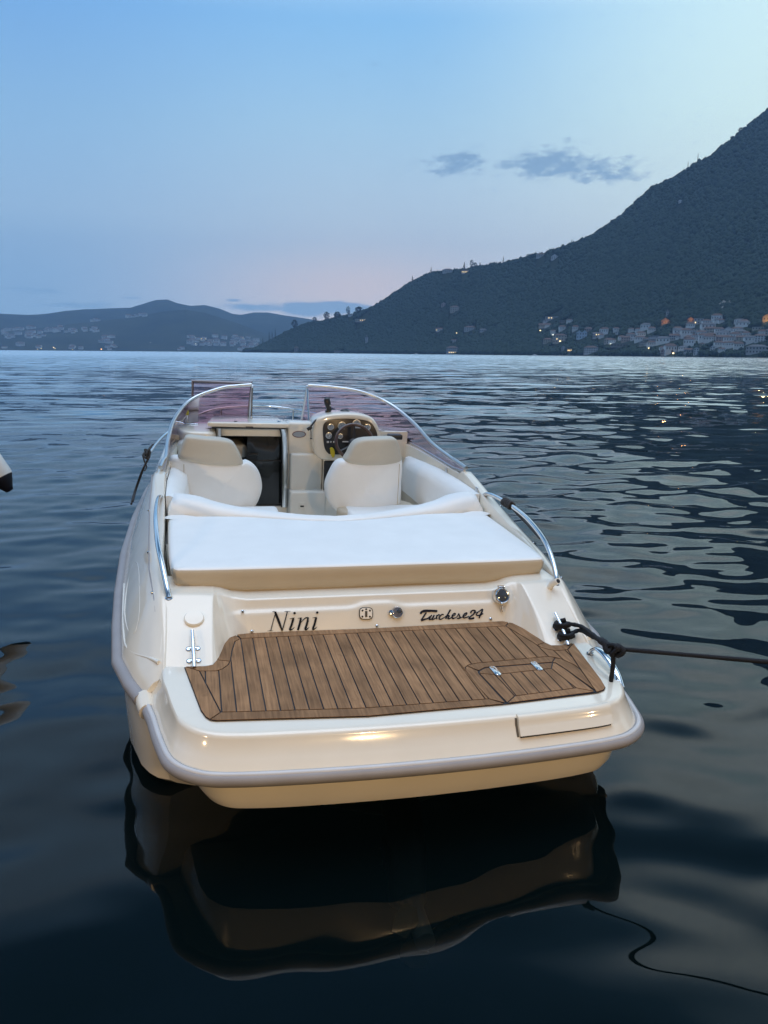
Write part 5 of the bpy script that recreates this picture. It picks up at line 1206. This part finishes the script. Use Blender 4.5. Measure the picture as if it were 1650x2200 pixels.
street_lamp(1429, 686.5, 'bright orange street lamp over the glowing church front', LO, 1.2); street_lamp(1483, 684, 'orange street lamp over the glowing small house front', LO, 1.1)
for i in range(7): street_lamp(1351+i*3.9, 761, 'one of the small quay lights strung along the shore below the village', LW, .8, group='quay lights in a string below the village')
far_kw = dict(d0=3200, d1=5600, step=6)
far_f = lambda b, d: far_h(b, d, 0)
for px, py, lb, m, s in [(218, 750, 'brightest orange lamp on the far left shore', LO, 3.2), (115.6, 746.5, 'bright yellow lamp high of the pair on the far left shore', LW, 2.3), (119, 749, 'yellow lamp low of the pair on the far left shore', LW, 1.7), (89, 749, 'yellow lamp left of the bright pair on the far left shore', LW, 1.5), (81, 750, 'leftmost lamp on the far left shore', LW, 1.4), (156, 751, 'lamp between the bright pair and the brightest orange lamp', LW, 1.4), (433, 728, 'left one of two lamps on the far town hillside', LW, 1.6), (442, 728, 'right one of two lamps on the far town hillside', LW, 1.6), (420, 739, 'lamp at the left end of the far town', LC, 1.7), (522, 727, 'lamp at the upper right of the far town', LC, 1.5), (342, 755.6, 'white lamp alone on the dark middle of the far shore', LC, 1.5), (496, 757, 'lamp at the water edge right of the far quay lights', LC, 1.5), (324, 736, 'pale lamp alone on the far wooded slope', LC, 1.2)]:
    street_lamp(px, py, lb, m, s, far_f, far_kw, group='lit lamps on the far left shore')
for i in range(9): street_lamp(404+i*7.6, 756.6, 'one of the quay lights in a row under the far town', LW, 1.0, far_f, far_kw, group='quay lights under the far town')
# little houses on the far shore, three shapes copied
protos = []; FARW = pmat('far_house_plaster', (.74, .74, .72), .85, var=.08)
for k, (wl, rf) in enumerate([('white', 'tile'), ('cream', 'tile'), ('grey', 'slate')]):
    w, h, dp = [(15, 7, 9), (18, 9, 9), (22, 8, 10)][k]; mb = MB(); V, F = box_vf(-w/2, w/2, 0, dp, -3, h); mb.add(V, F)
    mb.add([(-w/2-.5, -.5, h+.01), (w/2+.5, -.5, h+.01), (w/2+.5, dp+.5, h+.01), (-w/2-.5, dp+.5, h+.01), (-w*.3, dp/2, h+2.6), (w*.3, dp/2, h+2.6)], [(0, 1, 5, 4), (1, 2, 5), (2, 3, 4, 5), (3, 0, 4)], 1)
    for c in range(4): mb.add(*box_vf(-w/2+w*(c+.35)/4, -w/2+w*(c+.65)/4, -.12, .05, h*.55, h*.8), 2)
    protos.append((mb, [FARW, ROOFS[rf], WDARK]))
first = {}
CL = [((0, 48, 704, 710), 9, 'small pale house in the upper cluster at the far left edge'), ((61, 77, 686, 700), 7, 'small pale house in the highest cluster of the far left slope'), ((0, 40, 717, 728), 7, 'small pale house low at the far left edge'), ((60, 96, 716, 727), 11, 'small pale house in the dense cluster on the far left slope'), ((98, 132, 705, 719), 11, 'small pale house in the broad cluster on the far left slope'),
      ((144, 162, 711, 718), 6, 'small pale house in the little cluster right of the broad one'), ((180, 208, 708, 718), 6, 'small pale house in the scattered cluster on the far slope'), ((214, 246, 725, 740), 9, 'small pale house above the brightest far lamp'), ((268, 314, 675.5, 681), 8, 'small pale house in the row high on the far hill'), ((195, 214, 683, 690), 5, 'small pale house high on the far hill left of the row'),
      ((74, 92, 745, 750), 3, 'pale waterfront house left of the bright lamp pair'), ((150, 174, 745, 753), 5, 'pale waterfront house between the bright far lamps'), ((230, 252, 745, 754), 4, 'pale waterfront house right of the brightest far lamp'), ((404, 484, 725, 745), 26, 'pale house of the far town left part'), ((496, 556, 725, 748), 26, 'pale house of the far town right part'), ((505, 548, 746, 757), 10, 'pale waterfront house of the far town'), ((380, 402, 747, 756), 3, 'pale waterfront block left of the far town'), ((40, 56, 743, 751), 2, 'pale waterfront house near the far left edge'), ((0, 18, 746, 752), 2, 'pale waterfront house at the far left edge')]
for (x0, x1, y0, y1), n, lb in CL:
    for i in range(n):
        px, py = random.uniform(x0, x1), random.uniform(y0, y1); k = random.choice([0, 0, 1, 1, 2]); b, d, z = hit(px, py, far_f, **far_kw)
        if k not in first: o = protos[k][0].build('far_house', protos[k][1], None, smooth=False); first[k] = o
        else: o = first[k].copy(); COL.objects.link(o)
        s = random.uniform(.95, 1.5); x, y = place(b, d); o.location = (x, y, z); o.rotation_euler = (0, 0, -R(b)+random.uniform(-.5, .5)); o.scale = (s, s, s*random.uniform(.8, 1.3))
        tag(o, lb, 'house', 'houses: '+lb)
VC = [((1290, 1420, 702, 722), 6, 'small house in the loose upper rows of the village, left half'), ((1440, 1530, 698, 716), 5, 'small house in the loose upper rows of the village, middle'), ((1530, 1650, 694, 712), 7, 'small house in the upper rows of the village near the right edge'), ((1290, 1400, 724, 742), 7, 'small house packed in the middle rows of the village, left half'), ((1400, 1520, 716, 742), 10, 'small house packed in the middle rows of the village, centre'), ((1520, 1650, 714, 742), 12, 'small house packed in the middle rows of the village, right half'), ((1330, 1480, 744, 761), 6, 'small house in the lowest village row by the water'), ((1500, 1606, 744, 762), 5, 'small house in the lowest village row left of the large lakeside villa'), ((1160, 1240, 690, 722), 5, 'small house scattered left of the pale blue gabled house')]
for (x0, x1, y0, y1), n, lb in VC:
    for i in range(n):
        px, py = random.uniform(x0, x1), random.uniform(y0, y1); k = random.choice([0, 0, 0, 1, 1, 2]); b, d, z = hit(px, py)
        o = first[k].copy(); COL.objects.link(o); s = random.uniform(.55, .95); x, y = place(b, d); o.location = (x, y, z); o.rotation_euler = (0, 0, -R(b)+random.uniform(-.4, .4)); o.scale = (s, s, s*random.uniform(.9, 1.4))
        HOUSES.append((b, d, 17*s, 8*s)); o.name = 'house'; tag(o, lb, 'house', 'houses: '+lb)
# two motor boats far out under the near shore
for px, py, lb in [(893, 765, 'small white motor launch far out under the wooded point'), (1148, 767, 'small white boat moored under the village shore')]:
    b, e = bearing(px, py); d = 1400 if px < 1000 else 1300; x, y = place(b, d); t = thing('motor_launch', lb, 'boat', (x, y, 0)); t.rotation_euler = (0, 0, -R(b)+.2)
    rows = [[(xx, -.1-w_, .9+q), (xx, -w_*.8, -.2), (xx, w_*.8, -.2), (xx, w_+.1, .9+q)] for xx, w_, q in [(-4, 1.1, 0), (-2, 1.3, 0), (1, 1.3, .1), (3, .8, .3), (4.4, .05, .5)]]
    V, F = grid(rows, closev=True); mb = MB(); mb.add(V, F); mb.build('hull', WALLS['white'], t); rbox('cabin', (.2, 0, 1.3), (3, 1.6, 1.2), WALLS['white'], t, bev=.2)

# ---- forest: crowns on the near mountain (one wood that reads as a mass), its own trees on the skyline
def ico_jit(n, r):
    bm = bmesh.new(); bmesh.ops.create_icosphere(bm, subdivisions=1, radius=1); P = A([v.co[:] for v in bm.verts]); bm.verts.index_update(); F = A([[v.index for v in f.verts] for f in bm.faces]); bm.free()
    return P, F
IP, IF = ico_jit(1, 1)
def leaf_mat(name, lo, hi):
    m, N, L = new_mat(name); b = N['Principled BSDF']; b.inputs['Roughness'].default_value = .9; b.inputs['Specular IOR Level'].default_value = .15
    at = N.new('ShaderNodeAttribute'); at.attribute_name = 'tone'; r = N.new('ShaderNodeValToRGB'); r.color_ramp.elements[0].color = (*lo, 1); r.color_ramp.elements[1].color = (*hi, 1)
    L.new(at.outputs['Fac'], r.inputs[0]); L.new(r.outputs[0], b.inputs['Base Color']); return m
LEAF = leaf_mat('forest_foliage', (.014, .027, .014), (.026, .043, .028))
def crowns(name, b, d, z, rad, hgt, mat, sub=None):
    n = len(b); x, y = d*np.sin(np.radians(b)), d*np.cos(np.radians(b)); nv = len(IP)
    J = 1+RNG.uniform(-.32, .32, (n, nv, 1)); V = IP[None]*J
    V = V*np.stack([rad, rad, hgt], 1)[:, None, :]; V = V+np.stack([x, y, z+hgt*.75], 1)[:, None, :]
    F = (IF[None]+(np.arange(n)*nv)[:, None, None]).reshape(-1, 3)
    o = nmesh(name, V.reshape(-1, 3), F, mat, smooth=True)
    big = np.clip(.5+2.6*fbm(x/150., y/230., 4, 55), 0, 1); t = np.repeat(RNG.uniform(0, 1, n)*.42+big*.42, nv)+RNG.uniform(0, .16, n*nv)
    at = o.data.attributes.new('tone', 'FLOAT', 'POINT'); at.data.foreach_set('value', t.astype(np.float32)); return o
n = 100000
b = RNG.uniform(-10.2, 29.5, n); u = RNG.uniform(0, 1, n)**1.25; ds_, dr_ = dr_of(b); d = ds_+(dr_-ds_)*(u*1.28)+2
x, y = d*np.sin(np.radians(b)), d*np.cos(np.radians(b)); dens = fbm(x/160, y/160, 3, 77)+.5
keep = (dens > .10) | (u > .9)
hb_ = np.array([q[:3] for q in HOUSES])
for hb__, hd, hw, hh in HOUSES:
    half = np.degrees(math.atan((hw*.5+3)/hd)); keep &= ~((np.abs(b-hb__) < half) & (d > hd-34) & (d < hd+hw*.7))
b, d = b[keep], d[keep]; z = massif(b, d); rad = RNG.uniform(2.6, 5.6, len(b)); hg = rad*RNG.uniform(.8, 1.3, len(b))
fo = crowns('forest', b, d, z-2.0, rad, hg, LEAF); fo['kind'] = 'stuff'; fo['label'] = 'dark mixed wood covering the near mountain'
# shoreline and low scrub between the houses
n = 7000; b = RNG.uniform(-9.5, 27, n); ds_, dr_ = dr_of(b); d = ds_+RNG.uniform(2, 220, n)**1.0; keep = np.ones(n, bool)
for hb__, hd, hw, hh in HOUSES: keep &= ~((np.abs(b-hb__) < np.degrees(math.atan((hw*.5+1)/hd))) & (d > hd-14) & (d < hd+hw*.7))
b, d = b[keep], d[keep]; rad = RNG.uniform(1.6, 3.8, len(b)); so_ = crowns('scrub', b, d, massif(b, d)-.8, rad, rad*RNG.uniform(.7, 1.5, len(b)), LEAF); so_['kind'] = 'stuff'; so_['label'] = 'shrubs and garden trees between the village houses'
# trees one can tell apart on the skyline
BARK = pmat('tree_bark', (.05, .04, .03), .9)
def sky_tree(px, py_base, py_top, wpx, form, label):
    bb, e = bearing(px, py_base); dd = float(np.interp(bb, bz_s, dr_s)); x, y = place(bb, dd); z = float(massif(A([bb]), A([dd]))[0]); ht = (py_base-py_top)/FPX*dd*1.12+3; w = wpx/FPX*dd/2
    name = {'cypress': 'cypress_tree', 'round': 'broadleaf_tree', 'conifer': 'conifer_tree', 'umbrella': 'broadleaf_tree'}[form]
    t = thing(name, label, 'tree', (x, y, z-2.5), group='trees standing out on the skyline')
    tube('trunk', [(0, 0, 0), (.2, 0, ht*.5), (0, .1, ht*.8)], [.45, .3, .1], BARK, t, seg=7)
    mb = MB(); rg = random.Random(px)
    for k in range(240):
        q = rg.random()
        if form == 'cypress': zz = ht*(.12+.88*q); r = w*(1-q)**.6*(.5+.5*min(1, q*5))
        elif form == 'conifer': zz = ht*(.15+.85*q); r = w*(1-q)*(.7+.3*math.sin(q*26))
        else: zz = ht*(.35+.65*q); r = w*math.sqrt(max(0, 1-(2*q-1)**2))
        a = rg.uniform(0, 6.28); rr_ = r*math.sqrt(rg.uniform(.15, 1)); c = A([rr_*math.cos(a), rr_*math.sin(a), zz]); s = rg.uniform(.5, 1.1)*max(.7, w*.22)
        u_ = A([rg.gauss(0, 1) for _ in range(3)]); u_ /= np.linalg.norm(u_); v_ = np.cross(u_, A([rg.gauss(0, 1) for _ in range(3)])); v_ /= np.linalg.norm(v_)+1e-6
        mb.add([c-u_*s, c+v_*s*.7, c+u_*s, c-v_*s*.7], [(0, 1, 2, 3)])
    o = mb.build('crown', LEAF, t, smooth=False)
    at = o.data.attributes.new('tone', 'FLOAT', 'POINT'); at.data.foreach_set('value', A([rg.random() for _ in range(len(o.data.vertices))], np.float32))
bz_s = np.arange(-10.4, 28, .2); _, dr_s = dr_of(bz_s)
for a in [(748, 682, 664, 9, 'round', 'round crowned tree standing clear on the ridge of the left point'), (702, 694, 676, 13, 'round', 'broad round tree on the low end of the left ridge'), (725, 688, 675, 16, 'umbrella', 'low spreading tree between the two round trees on the left ridge'), (676, 699, 687, 10, 'round', 'small round tree at the foot of the left ridge'), (633, 716, 698, 15, 'round', 'dark domed tree above the cypresses of the point'), (771, 675, 663, 17, 'umbrella', 'broad low tree right of the clear round tree'),
          (592, 736, 716, 4, 'cypress', 'slim cypress nearest the middle of the point tip'), (585, 738, 720, 4, 'cypress', 'shorter slim cypress beside the tallest one at the point tip'), (579, 742, 722, 5, 'cypress', 'thick cypress left of the slim pair at the point tip'), (565, 747, 732, 4, 'cypress', 'lowest cypress at the tip of the point'),
          (886, 609, 596, 8, 'conifer', 'pointed tree on the steep ridge above the left point'), (926, 594, 580, 7, 'conifer', 'pointed tree left of the grey skyline house'), (997, 584, 569, 10, 'conifer', 'dark pointed tree right above the lit hilltop house'), (1013, 580, 563, 9, 'round', 'tall ragged tree right of the lit hilltop house'), (1021, 579, 568, 9, 'round', 'rounder tree beside the tall ragged tree'), (1031, 577, 567, 6, 'conifer', 'thin tree right of the ragged pair on the skyline'), (1054, 573, 567, 9, 'round', 'low round tree on the level part of the skyline'), (1067, 571, 564, 4, 'cypress', 'short dark cypress on the level part of the skyline'), (1081, 569, 555, 5, 'cypress', 'tall pointed cypress standing out on the skyline'), (1133, 560, 552, 6, 'round', 'small round tree left of the ridge line house'), (1143, 556, 550, 11, 'round', 'wide tree left of the ridge line house'), (1209, 536, 528, 9, 'round', 'round tree at the start of the steep ridge'), (1228, 529, 519, 7, 'conifer', 'pointed tree at the start of the steep ridge'), (1590, 292, 283, 9, 'round', 'bush like tree near the top of the steep ridge')]:
    sky_tree(*a)
# masts on the ridge
for px, py0, py1, lb in [(1498, 356, 346, 'taller thin lattice mast on the steep ridge'), (1477, 368, 361, 'short thin mast left of the taller mast')]:
    bb, e = bearing(px, py0); dd = float(np.interp(bb, bz_s, dr_s)); x, y = place(bb, dd); z = float(massif(A([bb]), A([dd]))[0]); ht = (py0-py1)/FPX*dd+10
    mb = MB()
    for q in range(3):
        a = q*2.09; V, F = tube_geo([(1.2*math.cos(a), 1.2*math.sin(a), -3), (.25*math.cos(a), .25*math.sin(a), ht)], .22, 5); mb.add(V, F)
    for k in range(8):
        q = k/8; r = 1.2-.95*q; mb.add(*tube_geo([(r, 0, q*ht), (-r*.5, r*.8, (q+.06)*ht)], .12, 4)); mb.add(*tube_geo([(-r*.5, r*.8, q*ht), (-r*.5, -r*.8, (q+.06)*ht)], .12, 4))
    o = mb.build('lattice_mast', IRON); o.location = (x, y, z); tag(o, lb, 'mast', 'masts on the ridge')
# pale rock scar
b_, d_, z_ = hit(1555, 668); mb = MB(); rg = random.Random(3)
for k in range(70):
    px, py = 1555+rg.gauss(0, 6.5), 660+rg.gauss(0, 5); bb, dd, zz_ = hit(px, py); x, y = place(bb, dd); s = rg.uniform(1.5, 4); V, F = IP*A([s, s, s*1.3])*(1+RNG.uniform(-.3, .3, (12, 1)))+A([x, y, zz_+1]), IF; mb.add(V, F)
o = mb.build('rock_outcrop', WALLS['stone'], smooth=False); tag(o, 'pale broken rock outcrop on the wooded slope above the right of the village', 'rock')

# ================================================================== SKY, AIR, CAMERA
w = bpy.data.worlds.new('World'); SC.world = w; w.use_nodes = True; N = w.node_tree.nodes; L = w.node_tree.links; N.clear()
def s2l(c): return tuple(((v/255+.055)/1.055)**2.4 if v > 10 else v/255/12.92 for v in c)
out = N.new('ShaderNodeOutputWorld'); bg = N.new('ShaderNodeBackground'); L.new(bg.outputs[0], out.inputs[0])
tc = N.new('ShaderNodeTexCoord'); sx = N.new('ShaderNodeSeparateXYZ'); L.new(tc.outputs['Generated'], sx.inputs[0])
def mth(op, a, b=None, c=None):
    n = N.new('ShaderNodeMath'); n.operation = op
    for i, v in enumerate((a, b, c)):
        if v is None: continue
        if isinstance(v, (int, float)): n.inputs[i].default_value = v
        else: L.new(v, n.inputs[i])
    return n.outputs[0]
el = mth('MULTIPLY', mth('ARCSINE', sx.outputs[2]), 180/math.pi); azm = mth('MULTIPLY', mth('ARCTAN2', sx.outputs[0], sx.outputs[1]), 180/math.pi)
e01 = mth('DIVIDE', el, 90.0)
def ramp(stops):
    r = N.new('ShaderNodeValToRGB'); r.color_ramp.interpolation = 'EASE' if False else 'LINEAR'; els = r.color_ramp.elements
    while len(els) < len(stops): els.new(.5)
    for k, (p, c) in enumerate(stops): els[k].position = max(0, p/90); els[k].color = (*c, 1)
    L.new(e01, r.inputs[0]); return r.outputs[0]
ZEN = (2.2, 2.75, 3.6)
left = ramp([(0, s2l((124, 160, 203))), (5, s2l((127, 165, 209))), (9, s2l((138, 174, 216))), (14, s2l((128, 172, 221))), (21, s2l((112, 166, 227))), (26, (.36, .60, .92)), (33, (.38, .58, .86)), (37, s2l((120, 166, 214))), (40, s2l((60, 102, 144))), (50, s2l((50, 90, 126))), (70, ZEN), (90, ZEN)])
mid_ = ramp([(0, s2l((176, 186, 207))), (4, s2l((176, 186, 208))), (9, s2l((164, 188, 217))), (15, s2l((150, 190, 229))), (21, s2l((132, 187, 238))), (27, (.50, .74, 1.02)), (33, (.42, .62, .88)), (40, s2l((64, 108, 150))), (50, s2l((52, 92, 130))), (70, ZEN), (90, ZEN)])
rght = ramp([(0, s2l((204, 208, 214))), (5, s2l((192, 206, 220))), (9, s2l((194, 215, 230))), (15, s2l((198, 229, 243))), (21, s2l((206, 240, 252))), (25, (1.0, 1.22, 1.34)), (30, (1.05, 1.28, 1.4)), (36, s2l((150, 190, 222))), (40, s2l((88, 134, 172))), (50, s2l((56, 98, 136))), (70, ZEN), (90, ZEN)])
def mixc(f, a, b, mode='MIX'):
    n = N.new('ShaderNodeMix'); n.data_type = 'RGBA'; n.blend_type = mode
    if isinstance(f, (int, float)): n.inputs[0].default_value = f
    else: L.new(f, n.inputs[0])
    for i, v in ((6, a), (7, b)):
        if isinstance(v, tuple): n.inputs[i].default_value = (*v[:3], 1)
        else: L.new(v, n.inputs[i])
    return n.outputs[2]
def sstep(v, lo, hi):
    r = N.new('ShaderNodeMapRange'); r.interpolation_type = 'SMOOTHSTEP'; r.inputs[1].default_value = lo; r.inputs[2].default_value = hi; L.new(v, r.inputs[0]); return r.outputs[0]
c = mixc(sstep(azm, -26, 0), left, mid_); c = mixc(sstep(azm, 0, 27), c, rght)
c = mixc(sstep(mth('ABSOLUTE', azm), 60, 150), c, left)
# faint pink above the gap
gx = mth('DIVIDE', mth('SUBTRACT', azm, -2.0), 9.0); gy = mth('DIVIDE', mth('SUBTRACT', el, 4.6), 2.2); g = mth('EXPONENT', mth('MULTIPLY', mth('ADD', mth('MULTIPLY', gx, gx), mth('MULTIPLY', gy, gy)), -1.0))
c = mixc(mth('MULTIPLY', g, .34), c, s2l((216, 190, 186)))
# small clouds: soft masks broken by noise, in bearing and height
cv = N.new('ShaderNodeCombineXYZ'); L.new(azm, cv.inputs[0]); L.new(el, cv.inputs[1])
def cnoise(sc, sx_, sy_, det=6, w_=0):
    mp = N.new('ShaderNodeMapping'); mp.inputs['Scale'].default_value = (sx_, sy_, 1); mp.inputs['Location'].default_value = (w_, w_, 0); L.new(cv.outputs[0], mp.inputs[0]); n = N.new('ShaderNodeTexNoise'); n.inputs['Scale'].default_value = sc; n.inputs['Detail'].default_value = det; n.inputs['Roughness'].default_value = .6; L.new(mp.outputs[0], n.inputs['Vector']); return n.outputs['Fac']
cn = cnoise(1.0, .75, 1.7, 9); cn2 = cnoise(1.0, .28, 1.3, 6, 4)
def puff(px, py, rx, ry, amt=1.0):
    b0, e0 = bearing(px, py); k = 1650*math.pi/180
    dx = mth('DIVIDE', mth('SUBTRACT', azm, b0), rx*1.2/k); dy = mth('DIVIDE', mth('SUBTRACT', el, e0), ry*1.15/k); return mth('MULTIPLY', mth('EXPONENT', mth('MULTIPLY', mth('ADD', mth('MULTIPLY', dx, dx), mth('MULTIPLY', dy, dy)), -1.0)), amt)
m = None
for a in [(985, 350, 55, 20, 1.0), (950, 366, 30, 7, .8), (1185, 352, 78, 26, 1.1), (1085, 358, 50, 9, .7), (1290, 365, 70, 20, .95), (1330, 378, 50, 9, .9), (905, 345, 25, 7, .55), (1215, 300, 16, 7, .5), (1415, 365, 14, 4, .6), (880, 367, 14, 4, .6)]:
    p = puff(*a); m = p if m is None else mth('MAXIMUM', m, p)
cm = sstep(mth('ADD', m, mth('MULTIPLY', mth('SUBTRACT', cn, .5), 2.6)), .26, 1.05)
c = mixc(mth('MULTIPLY', cm, .85), c, s2l((110, 146, 190)))
m = None
for a in [(560, 662, 80, 11, .8), (650, 664, 55, 14, 1.0), (720, 660, 65, 13, 1.15), (790, 668, 50, 12, .9), (60, 622, 80, 9, .5), (150, 655, 100, 9, .55), (280, 640, 40, 5, .5), (500, 645, 20, 5, .6)]:
    p = puff(*a); m = p if m is None else mth('MAXIMUM', m, p)
cm = sstep(mth('ADD', m, mth('MULTIPLY', mth('SUBTRACT', cn2, .5), 1.2)), .30, .72)
c = mixc(mth('MULTIPLY', cm, .85), c, s2l((100, 142, 190)))
c = mixc(sstep(el, -1.0, 0.0), (.02, .03, .04), c)
# broad slow variation of thin high cloud
hv = cnoise(.05, .6, 1.2, 4, 9); c = mixc(1.0, c, mixc(hv, (.94, .95, .97), (1.05, 1.04, 1.02)), 'MULTIPLY')
gain = ramp([(0, (1.80, 1.64, 1.34)), (4, (1.78, 1.62, 1.33)), (8, (1.72, 1.56, 1.27)), (15, (1.5, 1.39, 1.17)), (22, (1.24, 1.2, 1.12)), (90, (1.17, 1.15, 1.12))])
back = mixc(mth('MULTIPLY', sstep(mth('ABSOLUTE', azm), 70, 140), mth('SUBTRACT', 1.0, sstep(el, 45, 75))), (1, 1, 1), (.30, .32, .36)); c = mixc(1.0, c, back, 'MULTIPLY'); c = mixc(1.0, c, gain, 'MULTIPLY')
L.new(c, bg.inputs[0]); bg.inputs[1].default_value = 1.0

hz = mesh('haze', *box_vf(-6400, 6400, -1200, 6400, -13.5, 860), [], None, smooth=False)
hm = bpy.data.materials.new('air'); hm.use_nodes = True; hn = hm.node_tree.nodes; hn.remove(hn['Principled BSDF']); pv = hn.new('ShaderNodeVolumePrincipled'); pv.inputs['Color'].default_value = (.40, .62, .95, 1); pv.inputs['Density'].default_value = HAZE = 1.2e-4; pv.inputs['Anisotropy'].default_value = .2
hm.node_tree.links.new(pv.outputs[0], hn['Material Output'].inputs['Volume']); hz.data.materials.append(hm); hz['kind'] = 'stuff'; hz['label'] = 'blue evening haze over the lake'

cam = bpy.data.cameras.new('camera'); co_ = bpy.data.objects.new('camera', cam); COL.objects.link(co_); SC.camera = co_
cam.sensor_fit = 'VERTICAL'; cam.sensor_height = 24; cam.lens = FPX/2200*24; cam.clip_start = .05; cam.clip_end = 30000
r_, u_, f_ = M3@CR, M3@CU, M3@CF
co_.matrix_world = Matrix([[r_[i], u_[i], -f_[i], (0, 0, EYE_H)[i]] for i in range(3)]+[[0, 0, 0, 1]])
SC.view_settings.view_transform = 'Standard'; SC.view_settings.look = 'None'; SC.view_settings.exposure = 0; SC.view_settings.gamma = 1
SC.render.engine = 'CYCLES'; cy = SC.cycles; cy.max_bounces = 8; cy.transparent_max_bounces = 12; cy.volume_bounces = 1; cy.use_denoising = True; cy.sample_clamp_indirect = 4; cy.caustics_reflective = False; cy.caustics_refractive = False
